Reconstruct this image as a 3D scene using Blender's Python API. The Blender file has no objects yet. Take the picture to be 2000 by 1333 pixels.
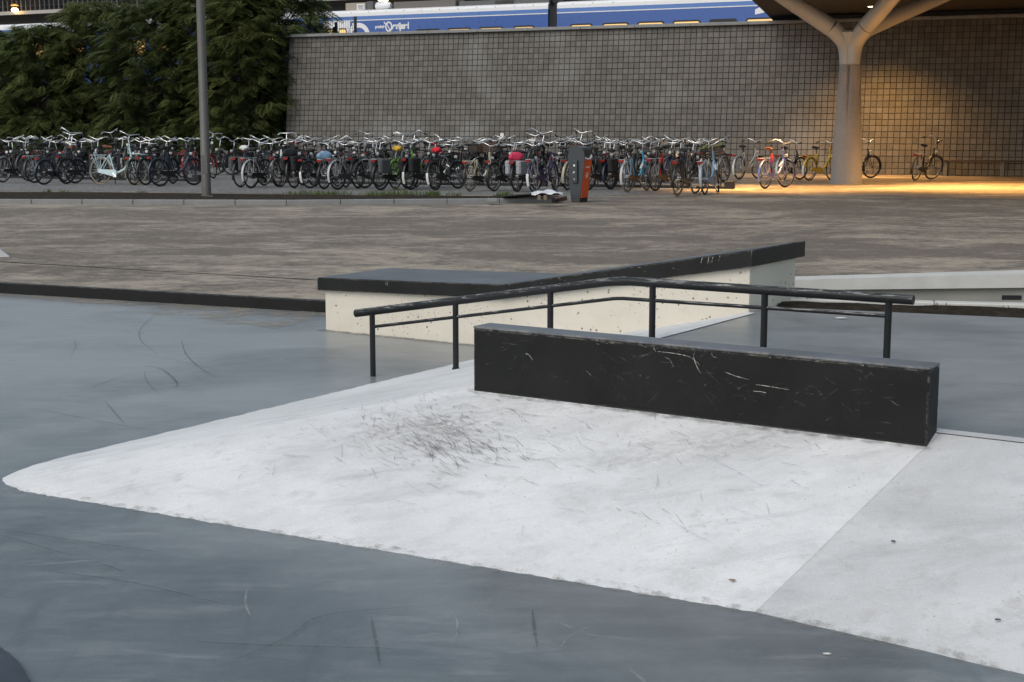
import bpy, math, random
import numpy as np
from mathutils import Vector, Matrix, Quaternion
rnd = random.Random(7)
nr = np.random.RandomState(11)
R = math.radians
scn = bpy.context.scene
col = scn.collection

# ------------------------------------------------------------------ camera
CAM_H, PITCH, FPX = 1.62, 8.527, 2778.0          # eye height, tilt, focal length in photo pixels (2000 wide)
cam_d = bpy.data.cameras.new('camera')
cam_d.sensor_width = 36.0
cam_d.lens = 50.0
cam_d.clip_start = 0.1
cam_d.clip_end = 2000.0
cam_d.dof.use_dof = True
cam_d.dof.focus_distance = 8.5
cam_d.dof.aperture_fstop = 20.0
cam = bpy.data.objects.new('camera', cam_d)
col.objects.link(cam)
cam.location = (0, 0, CAM_H)
cam.rotation_euler = (R(90 - PITCH), 0, 0)
scn.camera = cam

# ------------------------------------------------------------------ sky, sun, exposure
SUN_AZ, SUN_EL = 222.0, 44.0                      # clockwise from +Y: low evening light behind the camera, to its left
world = bpy.data.worlds.new('World')
scn.world = world
world.use_nodes = True
wn = world.node_tree.nodes
wl = world.node_tree.links
wn.clear()
sky = wn.new('ShaderNodeTexSky')
sky.sky_type = 'NISHITA'
sky.sun_disc = False
sky.sun_elevation = R(SUN_EL)
sky.sun_rotation = R(SUN_AZ)
sky.air_density = 1.0
sky.dust_density = 1.6
sky.ozone_density = 0.8
bg = wn.new('ShaderNodeBackground')
bg.inputs['Strength'].default_value = 0.10
wo = wn.new('ShaderNodeOutputWorld')
hs = wn.new('ShaderNodeHueSaturation')            # thin high cloud: the evening sky is a pale, nearly grey blue
hs.inputs['Saturation'].default_value = 0.58
hs.inputs['Hue'].default_value = 0.478
wl.new(sky.outputs[0], hs.inputs['Color'])
wl.new(hs.outputs[0], bg.inputs['Color'])
wl.new(bg.outputs[0], wo.inputs['Surface'])
sun_d = bpy.data.lights.new('sun', 'SUN')
sun_d.energy = 0.85
sun_d.angle = R(45)
sun_d.color = (1.0, 0.94, 0.84)
sun = bpy.data.objects.new('sun', sun_d)
col.objects.link(sun)
sdir = Vector((math.sin(R(SUN_AZ)) * math.cos(R(SUN_EL)), math.cos(R(SUN_AZ)) * math.cos(R(SUN_EL)), math.sin(R(SUN_EL))))
sun.rotation_euler = sdir.to_track_quat('Z', 'Y').to_euler()
sun.location = (0, -5, 20)
vs = scn.view_settings
vs.view_transform = 'Standard'
vs.look = 'None'
vs.gamma = 1.0
vs.use_curve_mapping = False
vs.exposure = 0.68

# ------------------------------------------------------------------ pixel -> place helpers
_th = math.atan((666.5 - 250.0) / FPX)
_F = np.array([0, math.cos(_th), -math.sin(_th)]); _U = np.array([0, math.sin(_th), math.cos(_th)]); _R = np.array([1.0, 0, 0])
_C = np.array([0, 0, CAM_H])
def ray(px, py): return _F + _R * (px - 1000.0) / FPX - _U * (py - 666.5) / FPX
def G(px, py, z=0.0):
    d = ray(px, py); t = (z - CAM_H) / d[2]; return _C + d * t
def PL(px, py, p0, dr):
    n = np.array([-dr[1], dr[0], 0.0]); d = ray(px, py)
    t = np.dot(np.array([p0[0], p0[1], 0]) - _C, n) / np.dot(d, n); return _C + d * t

# ------------------------------------------------------------------ mesh helpers
class MB:
    def __init__(self): self.v = []; self.f = []
    def add(self, vs_, fs):
        b = len(self.v); self.v += [tuple(map(float, p)) for p in vs_]
        self.f += [tuple(i + b for i in q) for q in fs]; return self
    def box(self, x0, x1, y0, y1, z0, z1, bev=0.0, M=None):
        if bev <= 0:
            p = [(x0,y0,z0),(x1,y0,z0),(x1,y1,z0),(x0,y1,z0),(x0,y0,z1),(x1,y0,z1),(x1,y1,z1),(x0,y1,z1)]
            q = [(0,3,2,1),(4,5,6,7),(0,1,5,4),(1,2,6,5),(2,3,7,6),(3,0,4,7)]
        else:
            b = bev
            X, Y, Z = (x0, x1), (y0, y1), (z0, z1); p = []; idx = {}
            for i in (0,1):
                for j in (0,1):
                    for k in (0,1):
                        for ax in range(3):
                            c = [X[i], Y[j], Z[k]]; sg = [b if i == 0 else -b, b if j == 0 else -b, b if k == 0 else -b]
                            for a2 in range(3):
                                if a2 != ax: c[a2] += sg[a2]
                            idx[(i,j,k,ax)] = len(p); p.append(tuple(c))
            q = []
            for ax in range(3):
                for s in (0,1):
                    o = [a2 for a2 in range(3) if a2 != ax]
                    r = []
                    for (m, n_) in ((0,0),(1,0),(1,1),(0,1)):
                        key = [0,0,0]; key[ax] = s; key[o[0]] = m; key[o[1]] = n_; r.append(idx[tuple(key)+(ax,)])
                    q.append(tuple(r) if (s == 1) == (ax != 1) else tuple(reversed(r)))
            for e in range(3):
                o = [a2 for a2 in range(3) if a2 != e]
                for m in (0,1):
                    for n_ in (0,1):
                        k0 = [0,0,0]; k1 = [0,0,0]; k1[e] = 1
                        for k_ in (k0, k1): k_[o[0]] = m; k_[o[1]] = n_
                        q.append((idx[tuple(k0)+(o[0],)], idx[tuple(k1)+(o[0],)], idx[tuple(k1)+(o[1],)], idx[tuple(k0)+(o[1],)]))
            for i in (0,1):
                for j in (0,1):
                    for k in (0,1): q.append((idx[(i,j,k,0)], idx[(i,j,k,1)], idx[(i,j,k,2)]))
        if M is not None: p = [tuple(M @ Vector(c)) for c in p]
        return self.add(p, q)
    def tube(self, pts, rad, n=8, caps=True, closed=False, flat=1.0, up=None):
        pts = [Vector(p) for p in pts]; m = len(pts)
        rads = rad if isinstance(rad, (list, tuple)) else [rad] * m
        vs_ = []; prev = None
        for i, p in enumerate(pts):
            if closed: t = (pts[(i+1) % m] - pts[i-1])
            else: t = (pts[min(i+1, m-1)] - pts[max(i-1, 0)])
            t.normalize()
            if prev is None:
                a = Vector(up) if up is not None else (Vector((0,0,1)) if abs(t.z) < .9 else Vector((0,1,0)))
                u = (a - t * a.dot(t)).normalized()
            else:
                u = (prev - t * prev.dot(t)).normalized()
            prev = u; w = t.cross(u)
            for k in range(n):
                an = 2 * math.pi * (k + .5) / n
                vs_.append(p + (u * math.cos(an) * flat + w * math.sin(an)) * rads[i])
        fs = []
        for i in range(m if closed else m - 1):
            for k in range(n):
                a = i * n + k; b = i * n + (k+1) % n; c = ((i+1) % m) * n + (k+1) % n; d = ((i+1) % m) * n + k
                fs.append((a, b, c, d))
        if caps and not closed:
            fs.append(tuple(reversed(range(n)))); fs.append(tuple(range((m-1)*n, m*n)))
        return self.add(vs_, fs)
    def lathe(self, prof, n=20, c=(0,0,0), caps=True):
        vs_ = []; 
        for (r, z) in prof:
            for k in range(n):
                a = 2 * math.pi * k / n; vs_.append((c[0] + r*math.cos(a), c[1] + r*math.sin(a), c[2] + z))
        fs = []; m = len(prof)
        for i in range(m-1):
            for k in range(n): fs.append((i*n+k, i*n+(k+1)%n, (i+1)*n+(k+1)%n, (i+1)*n+k))
        if caps: fs.append(tuple(reversed(range(n)))); fs.append(tuple(range((m-1)*n, m*n)))
        return self.add(vs_, fs)
    def prism(self, poly, a, b):
        """poly: list of 3D points; extruded by vector a..b"""
        a = Vector(a); b = Vector(b); n = len(poly)
        vs_ = [Vector(p) + a for p in poly] + [Vector(p) + b for p in poly]
        fs = [tuple(reversed(range(n))), tuple(range(n, 2*n))]
        for i in range(n): fs.append((i, (i+1) % n, n + (i+1) % n, n + i))
        return self.add(vs_, fs)
    def mesh(self, name, mat, smooth=False):
        me = bpy.data.meshes.new(name); me.from_pydata(self.v, [], self.f); me.update()
        if mat: me.materials.append(mat)
        if smooth: smooth_mesh(me, smooth if not isinstance(smooth, bool) else 40)
        return me
    def build(self, name, mat, parent=None, smooth=False):
        return link(name, self.mesh(name, mat, smooth), parent)
def smooth_mesh(me, ang=40):
    me.polygons.foreach_set('use_smooth', [True] * len(me.polygons))
    try: me.set_sharp_from_angle(angle=R(ang))
    except Exception: pass
def link(name, me, parent=None):
    o = bpy.data.objects.new(name, me); col.objects.link(o)
    if parent: o.parent = parent
    return o
def empty(name, loc=(0,0,0), rz=0):
    o = bpy.data.objects.new(name, None); col.objects.link(o); o.location = loc; o.rotation_euler = (0,0,rz); o.empty_display_size = .2
    return o
def tag(o, label, cat, group=None):
    o['label'] = label; o['category'] = cat
    if group: o['group'] = group
    return o
def struct(o): o['kind'] = 'structure'; return o
def stuff(o): o['kind'] = 'stuff'; return o
def fixn(me):
    import bmesh
    b = bmesh.new(); b.from_mesh(me); bmesh.ops.recalc_face_normals(b, faces=b.faces[:]); b.to_mesh(me); b.free(); return me

# ------------------------------------------------------------------ material helpers
MATS = {}
class NT:
    def __init__(s, name):
        s.m = bpy.data.materials.new(name); s.m.use_nodes = True; s.t = s.m.node_tree; s.n = s.t.nodes; s.l = s.t.links
        s.b = s.n['Principled BSDF']; s.tc = s.n.new('ShaderNodeTexCoord'); MATS[name] = s.m
    def co(s, scale=(1,1,1), rz=0, kind='Object', loc=(0,0,0)):
        mp = s.n.new('ShaderNodeMapping'); s.l.new(s.tc.outputs[kind], mp.inputs[0])
        mp.inputs['Scale'].default_value = scale; mp.inputs['Rotation'].default_value = (0,0,rz); mp.inputs['Location'].default_value = loc
        return mp.outputs[0]
    def noise(s, vec, scale, detail=6, rough=.55, dist=0.0):
        n = s.n.new('ShaderNodeTexNoise'); n.inputs['Scale'].default_value = scale; n.inputs['Detail'].default_value = detail
        n.inputs['Roughness'].default_value = rough; n.inputs['Distortion'].default_value = dist
        if vec is not None: s.l.new(vec, n.inputs['Vector'])
        return n.outputs['Fac']
    def vor(s, vec, scale, feature='F1'):
        n = s.n.new('ShaderNodeTexVoronoi'); n.inputs['Scale'].default_value = scale; n.feature = feature
        s.l.new(vec, n.inputs['Vector']); return n.outputs
    def ramp(s, fac, p0, p1, c0=(0,0,0,1), c1=(1,1,1,1)):
        r = s.n.new('ShaderNodeValToRGB'); e = r.color_ramp.elements
        e[0].position = p0; e[1].position = p1; e[0].color = c0; e[1].color = c1
        s.l.new(fac, r.inputs[0]); return r.outputs[0]
    def mix(s, fac, a, b):
        m = s.n.new('ShaderNodeMix'); m.data_type = 'RGBA'
        if isinstance(fac, (int, float)): m.inputs[0].default_value = fac
        else: s.l.new(fac, m.inputs[0])
        for i, c in ((6, a), (7, b)):
            if isinstance(c, tuple): m.inputs[i].default_value = c if len(c) == 4 else c + (1,)
            else: s.l.new(c, m.inputs[i])
        return m.outputs[2]
    def math(s, op, a, b=None):
        m = s.n.new('ShaderNodeMath'); m.operation = op
        for i, c in ((0, a), (1, b)):
            if c is None: continue
            if isinstance(c, (int, float)): m.inputs[i].default_value = c
            else: s.l.new(c, m.inputs[i])
        return m.outputs[0]
    def bump(s, h, strength=.3, dist=.01):
        b = s.n.new('ShaderNodeBump'); b.inputs['Strength'].default_value = strength; b.inputs['Distance'].default_value = dist
        s.l.new(h, b.inputs['Height']); s.l.new(b.outputs[0], s.b.inputs['Normal']); return s
    def out(s, color=None, rough=None, metal=None, spec=None, alpha=None, emit=None, es=0):
        for k, v in (('Base Color', color), ('Roughness', rough), ('Metallic', metal), ('Specular IOR Level', spec), ('Alpha', alpha), ('Emission Color', emit)):
            if v is None: continue
            if isinstance(v, (int, float)): s.b.inputs[k].default_value = v
            elif isinstance(v, tuple): s.b.inputs[k].default_value = v if len(v) == 4 else v + (1,)
            else: s.l.new(v, s.b.inputs[k])
        if es: s.b.inputs['Emission Strength'].default_value = es
        return s.m
def simple(name, c, rough=.5, metal=0.0, var=.25, scale=14, spec=.5, emit=None, es=0):
    if name in MATS: return MATS[name]
    s = NT(name)
    f = s.noise(s.co(), scale, 5)
    d = tuple(max(0, x * (1 - var)) for x in c); l = tuple(min(1, x * (1 + var)) for x in c)
    cc = s.mix(f, d, l)
    rr = s.math('ADD', s.math('MULTIPLY', s.noise(s.co(), scale * 2, 3), .2), max(0, rough - .1))
    return s.out(cc, rr, metal, spec, emit=emit, es=es)

# skate-park frame: origin under the low end of the grind rail, s along the rail, t away from the camera
A33 = R(-33); DS = np.array([math.cos(A33), math.sin(A33)]); DT = np.array([-DS[1], DS[0]])
O2 = G(728, 735)[:2]
def W(s, t, z=0.0):
    p = O2 + DS * s + DT * t; return (p[0], p[1], z)

# --- painted skate floor
def mk_floor(name, sheen_add=0.0):
    s = NT(name)
    a = s.noise(s.co((1,1,1)), .9, 8, .6)
    st = s.noise(s.co((1.2, 5.0, 1), rz=R(28)), 1.6, 6, .6, .6)
    st2 = s.noise(s.co((5.0, 1.0, 1), rz=R(20)), 1.1, 7, .62, .8)
    c = s.mix(s.ramp(a, .35, .68), (.046, .062, .070), (.100, .121, .131))
    c = s.mix(s.math('MULTIPLY', s.ramp(st, .46, .72), .75), c, (.19, .208, .217))
    c = s.mix(s.math('MULTIPLY', s.ramp(st2, .52, .68), .6), c, (.034, .047, .055))
    w = s.noise(s.co((1.0, 3.6, 1), rz=R(10)), 1.3, 9, .7, .4)
    c = s.mix(s.math('MULTIPLY', s.ramp(w, .55, .68), .62), c, (.29, .30, .305))
    g = s.noise(s.co(), 150, 3, .8)
    c = s.mix(s.math('MULTIPLY', s.ramp(g, .5, .70), .28), c, (.42, .42, .41)); c = s.mix(s.math('MULTIPLY', s.ramp(g, .5, .30), .35), c, (.02, .025, .03))
    cl3 = s.noise(s.co((1.0, 2.4, 1), rz=R(-6)), 3.4, 8, .72, .5); c = s.mix(s.math('MULTIPLY', s.ramp(cl3, .52, .70), .38), c, (.22, .23, .235))
    sx = s.n.new('ShaderNodeSeparateXYZ'); s.l.new(s.co((1,1,1), rz=R(33)), sx.inputs[0])      # sky sheen on the far floor put into the colour, growing with distance
    far_sheen = s.math('ADD', s.math('MULTIPLY', sx.outputs[1], .17), s.math('MULTIPLY', s.math('SUBTRACT', s.noise(s.co(), .35, 6, .65), .5), 1.5)); far_sheen = s.math('ADD', far_sheen, sheen_add)
    c = s.mix(s.math('MULTIPLY', s.ramp(far_sheen, .52, 1.12), .68), c, (.295, .302, .306))
    cl4 = s.noise(s.co(), .42, 7, .7, .4); c = s.mix(s.math('MULTIPLY', s.ramp(cl4, .46, .62), .5), c, (.035, .046, .054))
    rr = s.math('ADD', s.math('MULTIPLY', st, .28), .19)
    s.bump(s.math('ADD', s.math('MULTIPLY', s.noise(s.co(), 90, 4), .5), s.noise(s.co(), 3, 3)), .18, .012)
    return s.out(c, rr, 0, 1.0)
M_FLOOR = mk_floor('painted_concrete_floor'); M_DECK = mk_floor('painted_concrete_deck', .72)  # the deck colour takes more of that painted sky sheen
def mk_white(name, a, b, dirt):
    s = NT(name)
    n1 = s.noise(s.co(), 1.6, 9, .62); n2 = s.noise(s.co(), 9, 6, .65); n3 = s.noise(s.co((1, 3, 1), rz=R(33)), 2.2, 8, .65, .6)
    c = s.mix(s.ramp(n1, .3, .7), a, b)
    c = s.mix(s.math('MULTIPLY', s.ramp(n3, .52, .72), dirt), c, (.40, .40, .41))
    c = s.mix(s.math('MULTIPLY', s.ramp(n2, .55, .78), dirt * .9), c, (.36, .34, .31))
    n4 = s.noise(s.co((1, 1.8, 1), rz=R(33)), .8, 10, .7, .5); c = s.mix(s.math('MULTIPLY', s.ramp(n4, .47, .66), dirt * .8), c, (.42, .42, .42))
    n5 = s.noise(s.co(), 32, 6, .75); c = s.mix(s.math('MULTIPLY', s.ramp(n5, .56, .72), .28), c, (.30, .29, .28))
    sp = s.vor(s.co(), 26)['Distance']
    c = s.mix(s.math('MULTIPLY', s.math('MULTIPLY', s.ramp(sp, .10, .16, (1,1,1,1), (0,0,0,1)), s.ramp(n1, .52, .62)), .45), c, (.25, .22, .20))
    g = s.noise(s.co(), 240, 2)
    c = s.mix(.10, c, s.ramp(g, .3, .7))
    s.bump(s.math('ADD', s.math('MULTIPLY', s.noise(s.co(), 70, 5), .5), s.noise(s.co(), 5, 5)), .22, .012)
    return s.out(c, .62, 0, .35)
M_WHITE = mk_white('white_concrete', (.63, .635, .64), (.77, .77, .77), .50)
M_WHITE2 = mk_white('white_concrete_worn', (.50, .505, .51), (.65, .65, .65), .8)
def mk_beige():
    s = NT('beige_cast_concrete')
    n1 = s.noise(s.co((1,1,2.5)), 1.5, 7, .6); n2 = s.noise(s.co(), 12, 6)
    c = s.mix(s.ramp(n1, .3, .7), (.55, .51, .43), (.63, .59, .51))
    c = s.mix(s.math('MULTIPLY', s.ramp(n2, .55, .8), .4), c, (.45, .41, .34))
    v = s.vor(s.co(), 19)['Distance']; gate = s.ramp(s.noise(s.co(), 3.4, 3), .47, .56)
    h1 = s.math('MULTIPLY', s.ramp(v, .13, .17, (1,1,1,1), (0,0,0,1)), gate)
    v2 = s.vor(s.co((1,1,1), loc=(3.1,1.2,.4)), 46)['Distance']; gate2 = s.ramp(s.noise(s.co(), 2.2, 3), .50, .60)
    h2 = s.math('MULTIPLY', s.ramp(v2, .15, .20, (1,1,1,1), (0,0,0,1)), gate2)
    hh = s.math('MAXIMUM', h1, h2)
    c = s.mix(hh, c, (.16, .14, .12))
    s.bump(s.math('SUBTRACT', s.math('MULTIPLY', s.noise(s.co(), 60, 4), .2), hh), .5, .01)
    return s.out(c, .75, 0, .3)
M_BEIGE = mk_beige()
def mk_black(name, base=(.012,.013,.014), rough=.34, wear=0, grind=False):
    s = NT(name)
    n1 = s.noise(s.co(), 3.5, 7, .6); n2 = s.noise(s.co((14, 14, 2)), 5, 8, .7)
    c = s.mix(s.ramp(n1, .35, .7), base, tuple(x * 1.9 for x in base))
    c = s.mix(s.math('MULTIPLY', s.ramp(n2, .66, .72), .35), c, (.10, .095, .085))
    rr = s.math('ADD', s.math('MULTIPLY', n1, .35), rough - .15)
    if wear:
        bv = s.n.new('ShaderNodeBevel'); bv.samples = 4; bv.inputs['Radius'].default_value = wear
        ge = s.n.new('ShaderNodeNewGeometry'); dt = s.n.new('ShaderNodeVectorMath'); dt.operation = 'DOT_PRODUCT'
        s.l.new(bv.outputs[0], dt.inputs[0]); s.l.new(ge.outputs['Normal'], dt.inputs[1])
        ew = s.ramp(s.math('SUBTRACT', 1.0, dt.outputs['Value']), .01, .10); en = s.noise(s.co((6, 6, 6)), 3.2, 8, .75)
        c = s.mix(s.math('MULTIPLY', s.math('MULTIPLY', ew, s.ramp(en, .46, .60)), .75), c, (.30, .285, .25))
    if grind:
        ge2 = s.n.new('ShaderNodeNewGeometry'); sx = s.n.new('ShaderNodeSeparateXYZ'); s.l.new(ge2.outputs['Normal'], sx.inputs[0])
        gn = s.noise(s.co((2.2, 26, 26)), 3.0, 8, .75); gm_ = s.math('MULTIPLY', s.ramp(sx.outputs[2], .05, .55), s.ramp(gn, .53, .62))
        c = s.mix(s.math('MULTIPLY', gm_, .8), c, (.36, .36, .36)); gd = s.ramp(sx.outputs[2], .3, .9); c = s.mix(s.math('MULTIPLY', gd, .22), c, (.09, .095, .10))
    s.bump(s.noise(s.co(), 160, 3), .08, .004)
    return s.out(c, rr, 0, .22)
M_BLACK = mk_black('black_painted_steel')
M_BLACKW = mk_black('black_phenolic_board', (.006,.0065,.006), .50, .010)
def mk_plaza():
    s = NT('brick_paving')
    br = s.n.new('ShaderNodeTexBrick'); s.l.new(s.co(rz=R(45)), br.inputs['Vector'])
    br.inputs['Scale'].default_value = 1.0; br.inputs['Brick Width'].default_value = .2; br.inputs['Row Height'].default_value = .1
    br.inputs['Mortar Size'].default_value = .006; br.inputs['Mortar Smooth'].default_value = .3
    br.inputs['Color1'].default_value = (.092, .074, .060, 1); br.inputs['Color2'].default_value = (.140, .110, .088, 1); br.inputs['Mortar'].default_value = (.15, .13, .11, 1)
    big = s.noise(s.co((1,1.6,1), rz=R(20)), .16, 7, .66, .3); mid = s.noise(s.co((.6,1.0,1), rz=R(25)), 1.0, 10, .72, .6); fine = s.noise(s.co(), 5.5, 6, .7)
    mm = s.math('ADD', s.math('MULTIPLY', mid, .50), s.math('ADD', s.math('MULTIPLY', big, .50), s.math('MULTIPLY', s.math('SUBTRACT', fine, .5), .30)))
    sand = s.math('MULTIPLY', s.ramp(mm, .472, .585), .82)
    c = s.mix(s.math('MULTIPLY', s.ramp(big, .4, .65), .5), br.outputs['Color'], (.072, .061, .053))
    sp2 = s.noise(s.co(), 22, 4, .85); c = s.mix(s.math('MULTIPLY', s.ramp(sp2, .54, .70), .5), c, (.035, .03, .027)); c = s.mix(s.math('MULTIPLY', s.ramp(sp2, .44, .30), .25), c, (.33, .29, .24))
    c = s.mix(sand, c, s.mix(fine, (.30, .255, .205), (.46, .40, .32)))
    s.bump(s.math('ADD', br.outputs['Fac'], s.math('MULTIPLY', fine, -.6)), .5, -.008)
    return s.out(c, .8, 0, .25)
M_PLAZA = mk_plaza()
def mk_paver():
    s = NT('grey_paving')
    n = s.noise(s.co(), .8, 8, .65); f = s.noise(s.co(), 14, 5)
    c = s.mix(s.ramp(n, .35, .7), (.062, .058, .053), (.118, .108, .098)); c = s.mix(.2, c, s.ramp(f, .3, .7))
    s.bump(f, .3, .01); return s.out(c, .85, 0, .25)
M_PAVE = mk_paver()
def mk_soil():
    s = NT('dark_soil')
    n = s.noise(s.co(), 9, 8, .75); c = s.mix(s.ramp(n, .35, .7), (.018, .014, .011), (.07, .055, .04))
    s.bump(n, 1.0, .06); return s.out(c, .95, 0, .1)
M_SOIL = mk_soil()
def mk_sand():
    s = NT('loose_sand')
    n = s.noise(s.co(), 2.6, 9, .75); e = s.noise(s.co(), 30, 4)
    c = s.mix(e, (.27, .235, .19), (.42, .375, .31))
    a = s.math('MULTIPLY', s.ramp(n, .45, .66), .85)
    return s.out(c, .95, 0, .1, alpha=a)
M_SAND = mk_sand()
def mk_mark(name, c, lo=.40, hi=.62, k=.75, sc=16):
    s = NT(name)
    n = s.noise(s.co(), sc, 5, .7)
    return s.out(c, .7, 0, .2, alpha=s.math('MULTIPLY', s.ramp(n, lo, hi), k))
M_SKID = mk_mark('rubber_scuff', (.035, .04, .047), .25, .85, .55, 34)
M_SCUFFW = mk_mark('grey_scuff', (.27, .25, .24), .34, .62, .6, 30)
M_CHIP = mk_mark('paint_scratch', (.45, .42, .36), .48, .62, .6, 40)
M_PALE = mk_mark('pale_scuff', (.40, .42, .44), .4, .7, .45, 9)
M_KERB = simple('kerb_concrete', (.21, .215, .21), .8, 0, .25, 6)
M_KERBL = simple('light_kerb_concrete', (.52, .51, .48), .75, 0, .18, 5)
M_GREYWALL = simple('grey_beige_concrete', (.30, .29, .255), .8, 0, .2, 4)
M_STEEL = simple('galvanised_steel', (.12, .115, .108), .5, .35, .2, 6)
M_DARK = simple('dark_grey_steel', (.055, .062, .068), .45, .2, .2, 9)

# ================================================================== THE GROUND
struct(MB().add([(-600,-200,-.06),(600,-200,-.06),(600,900,-.06),(-600,900,-.06)], [(0,1,2,3)]).build('ground', M_PAVE))
ST0 = G(0, 572)[:2]; ST1 = G(636, 610)[:2]; sd = (ST1 - ST0) / np.linalg.norm(ST1 - ST0)
def stp(k): return ST1 + sd * k
a_ = stp(-40); b_ = stp(3.7)
floor_v = [(-45,-6,0),(26,-6,0),(26,8.0,0),(8.0,8.3,0),(b_[0]+.4,b_[1]-.7,0),(b_[0],b_[1]+.02,0),(a_[0],a_[1]+.02,0)]
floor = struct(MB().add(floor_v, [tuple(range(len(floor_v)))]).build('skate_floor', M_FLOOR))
pz = [(a_[0],a_[1],.1),(b_[0],b_[1],.1),(4.4,11.05,.1),(9,10.6,.1),(60,8,.1),(60,80,.1),(-70,80,.1)]
plaza = struct(MB().add(pz, [tuple(range(len(pz)))]).build('plaza', M_PLAZA))
# black edging board of the step between skate floor and plaza
nrm = np.array([-sd[1], sd[0]])
e = MB()
for k0, k1 in ((-40, 3.7),):
    p = [stp(k0) - nrm * .045, stp(k1) - nrm * .045, stp(k1) + nrm * .02, stp(k0) + nrm * .02]
    e.add([(q[0], q[1], z) for z in (-.03, .104) for q in p], [(3,2,1,0),(4,5,6,7),(0,1,5,4),(1,2,6,5),(2,3,7,6),(3,0,4,7)])
edging = struct(e.build('edging_kerb', M_BLACKW))
def ribbon(mb, pts, w, z=.003, taper=True, zf=None):
    pts = [np.array(p[:2], float) for p in pts]; m = len(pts); vs_ = []
    for i, p in enumerate(pts):
        t = pts[min(i+1, m-1)] - pts[max(i-1, 0)]; t = t / (np.linalg.norm(t) + 1e-9); n = np.array([-t[1], t[0]])
        ww = w * (.25 + .75 * math.sin(math.pi * (i + .3) / (m - .4))) if taper else w
        for q in (p - n * ww / 2, p + n * ww / 2): vs_.append((q[0], q[1], (zf(*q) if zf else 0) + z))
    mb.add(vs_, [(2*i, 2*i+2, 2*i+3, 2*i+1) for i in range(m-1)])
def curve_pts(ctrl, n=14):
    ctrl = [np.array(c, float) for c in ctrl]; out = []
    m = len(ctrl)
    for i in range(m - 1):
        p0 = ctrl[max(i-1,0)]; p1 = ctrl[i]; p2 = ctrl[i+1]; p3 = ctrl[min(i+2,m-1)]
        for k in range(n):
            t = k / n
            out.append(.5*((2*p1)+(-p0+p2)*t+(2*p0-5*p1+4*p2-p3)*t*t+(-p0+3*p1-3*p2+p3)*t**3))
    out.append(ctrl[-1]); return out
# sand blown against the step, seam with sand in the plaza
sm = MB()
inner = []
for i in range(61):
    k = -12 + 12.2 * i / 60; inner.append((stp(k) - nrm * .05, stp(k) - nrm * (.20 + .16 * rnd.random() + (.75 if k > -1.6 else .12) * max(0, (k + 3.2) / 3.2))))
sm.add([(p[0], p[1], .004) for a, b in inner for p in (a, b)], [(2*i, 2*i+1, 2*i+3, 2*i+2) for i in range(60)])
stuff(tag(sm.build('sand_drift', M_SAND), 'loose pale sand blown along the foot of the black step', 'sand'))
L0 = G(-60, 508.6, .1)[:2]; L1 = G(640, 549, .1)[:2]
g = MB(); ribbon(g, [L0, L1 + (L1 - L0) * .05], .035, .104, False); g.build('drain_slot', simple('dark_slot', (.012,.012,.012), .8), plaza)
g = MB(); ribbon(g, [G(0,517,.1)[:2], G(320,533,.1)[:2], G(560,549,.1)[:2]], .22, .1075, True); g.build('sand_line', M_SAND, plaza)
# skid marks on the floor
def skid(pix, w, mat, z=.0035, name='skid_mark'):
    mb = MB(); ribbon(mb, curve_pts([G(*p)[:2] for p in pix], 10), w * .62, z); return mb.build(name, mat, floor)
zz = .0035
for i, (px, w, m) in enumerate([
    ([(355,665),(362,690),(385,715),(420,738)], .022, M_SKID), ([(310,610),(277,640),(275,665),(310,695)], .016, M_SKID),
    ([(275,715),(315,722),(345,748),(342,758)], .030, M_SKID), ([(170,755),(250,758),(340,750)], .014, M_SKID), ([(175,760),(215,745),(245,735)], .02, M_SKID),
    ([(282,728),(286,745),(310,772)], .016, M_SKID), ([(205,785),(222,805),(243,830)], .020, M_SKID), ([(250,688),(330,703),(450,730)], .012, M_SKID),
    ([(70,800),(180,822),(310,845)], .018, M_SKID), ([(0,675),(120,668),(250,662)], .016, M_SKID), ([(135,700),(148,680),(145,665)], .014, M_SKID),
    ([(0,1037),(100,1052),(310,1082)], .022, M_SKID), ([(95,1120),(250,1140),(440,1185)], .018, M_SKID), ([(190,1103),(220,1112),(245,1122)], .02, M_SKID),
    ([(455,1295),(560,1250),(640,1205),(850,1187)], .016, M_SKID), ([(380,1258),(520,1265),(790,1272)], .022, M_SKID), ([(725,1210),(733,1250),(743,1305)], .02, M_SKID),
    ([(0,1050),(60,1066),(140,1090)], .02, M_SKID), ([(1040,1195),(1043,1230),(1050,1270)], .02, M_SKID),
    ([(482,1155),(480,1185),(490,1210)], .016, M_PALE), ([(55,1109),(120,1104),(200,1098)], .025, M_PALE), ([(880,1195),(893,1220),(890,1260)], .014, M_PALE),
    ([(1095,1275),(1110,1250),(1150,1230)], .016, M_PALE), ([(1090,1220),(1150,1245),(1250,1255)], .016, M_PALE), ([(1230,1315),(1250,1330),(1265,1345)], .02, M_PALE)]):
    skid(px, w, m, zz + .0003 * i)

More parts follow.
